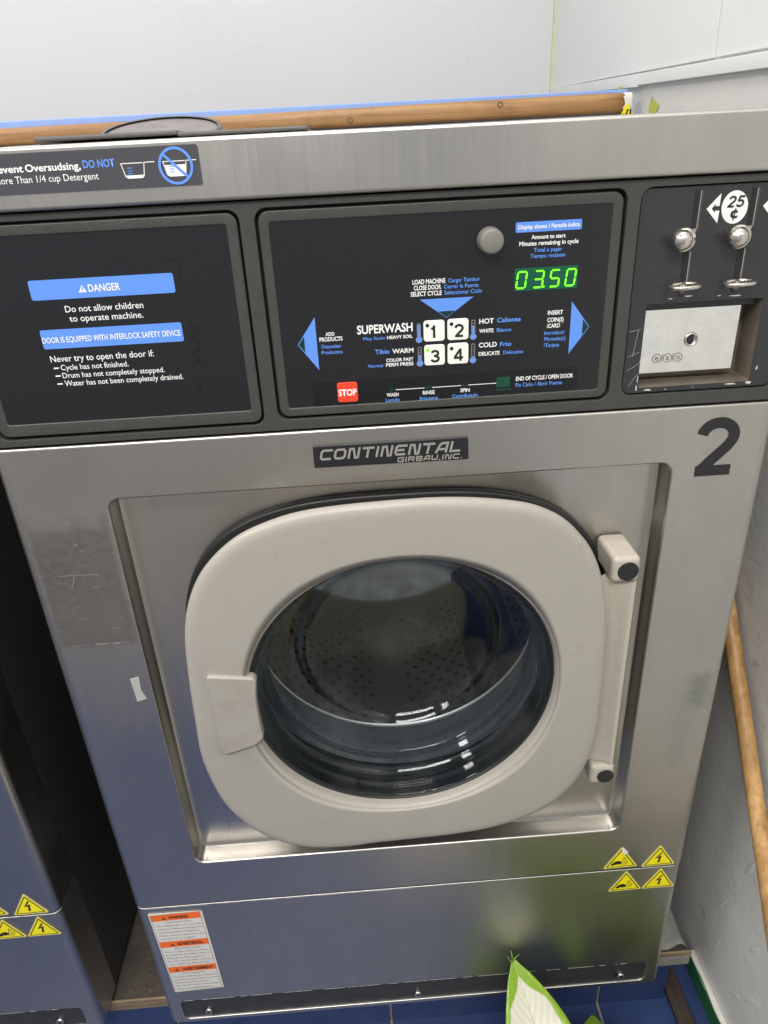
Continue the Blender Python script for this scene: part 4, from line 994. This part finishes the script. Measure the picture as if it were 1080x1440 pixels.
# ------------------------------------------------------------------ potted plant in front (one leaf reaches into view)
PT = thing('potted_plant', (.30, -.33, FZ), 'potted plant with cream and green variegated leaves in front of the machine', 'plant', None)
n = 32
def pr(r, z): return [(.30 + r * math.cos(2 * math.pi * i / n), -.33 + r * math.sin(2 * math.pi * i / n), z + (FZ if z < .05 else 0)) for i in range(n)]
loft('pot', [pr(.060, .001), pr(.064, .002), pr(.085, .10), pr(.091, .102), pr(.092, .12), pr(.086, .12), pr(.083, .105)], 'pot', PT, True, True)
loft('soil', [pr(.083, .108), pr(.05, .110), pr(.001, .112)], 'soil', PT)
def leaf(base, tip, width, up, curl=.12, droop=.06, fold=.25, mat='leaf'):
    base, tip, up = Vector(base), Vector(tip), Vector(up).normalized(); ax = tip - base; L = ax.length; ax.normalize()
    sd = ax.cross(up).normalized(); nr = sd.cross(ax).normalized(); nv, nu = 25, 13; v = []; f = []; uv = []
    for i in range(nv):
        t = i / (nv - 1); wd = width / 2 * (math.sin(math.pi * min(1, t ** .72)) ** .85) * (1 - .12 * t) + .0004
        if t > .88: wd = max(.0006, wd * (1 - (t - .88) * 2.2))
        for k in range(nu):
            s = k / (nu - 1) * 2 - 1
            h = fold * abs(s) * wd - droop * L * (t - .45) ** 2 + .035 * wd * math.sin(7 * t + 2 * s + base.x * 30) + .02 * wd * math.sin(18 * t) * abs(s)
            v.append(base + ax * (t * L) + sd * (s * wd) + nr * h); uv.append((k / (nu - 1), t))
    for i in range(nv - 1):
        for k in range(nu - 1): a = i * nu + k; f.append((a, a + 1, a + nu + 1, a + nu))
    o = mesh('leaf', v, f, mat, PT, True); ul = o.data.uv_layers.new(name='UVMap')
    for lp in o.data.loops: ul.data[lp.index].uv = uv[lp.vertex_index]
    sm = o.modifiers.new('thick', 'SOLIDIFY'); sm.thickness = .0006
    return o
def stem(a, b, sag=.05):
    a, b = Vector(a), Vector(b); pts = [a.lerp(b, i / 8) + Vector((0, 0, sag * math.sin(math.pi * i / 8))) for i in range(9)]
    tube('stem', pts, .0028, 'stem', PT, 8)
leaf((.186, -.155, .095), (.1425, -.0075, .213), .106, (.05, -.65, .75), fold=.18, droop=.03)
stem((.28, -.32, .11), (.187, -.157, .094), .05)
leaf((.235, -.20, .15), (.262, -.035, .108), .10, (.1, -.5, .8), fold=.2, mat='leaf_green')
stem((.29, -.32, .11), (.236, -.203, .149), .03)
tube('leaf_tendril', [(.141, -.012, .2075), (.1465, -.010, .2165), (.1525, -.009, .2210)], [.0009, .0006, .0003], 'stem', PT, 6)
tube('leaf_tendril', [(.140, -.012, .2075), (.1365, -.010, .2130), (.1345, -.009, .2190)], [.0009, .0006, .0003], 'stem', PT, 6)
tube('leaf_spike', [(.1420, -.009, .2100), (.1412, -.007, .2190), (.1400, -.006, .2270)], [.0016, .0011, .0003], 'stem', PT, 8)
rnd = random.Random(11)
for i in range(48):
    x = .15 + .27 * ((i * .618) % 1); y = -.09 - .20 * ((i * .381 + .1) % 1); z = .03 + .09 * ((i * .733) % 1) + max(0, -y - .14) * .9
    a = math.atan2(y + .33, x - .30) + rnd.uniform(-.3, .3); L = rnd.uniform(.07, .11)
    b = Vector((x, y, z)); t_ = b + Vector((L * math.cos(a), L * math.sin(a), rnd.uniform(-.03, .01)))
    t_.x = min(t_.x, .45); t_.y = min(t_.y, -.045 if t_.z < .1 else -.09); b.x = min(b.x, .42); t_.z = max(.0, min(t_.z, .06 + max(0, -t_.y - .06) * 1.1)); b.z = min(b.z, .07 + max(0, -b.y - .06) * 1.1)
    leaf(b, t_, rnd.uniform(.055, .085), (0, -.25, 1), fold=rnd.uniform(.1, .3), droop=.2, mat='leaf_green')
    stem((.30, -.33, .11), b, .02)
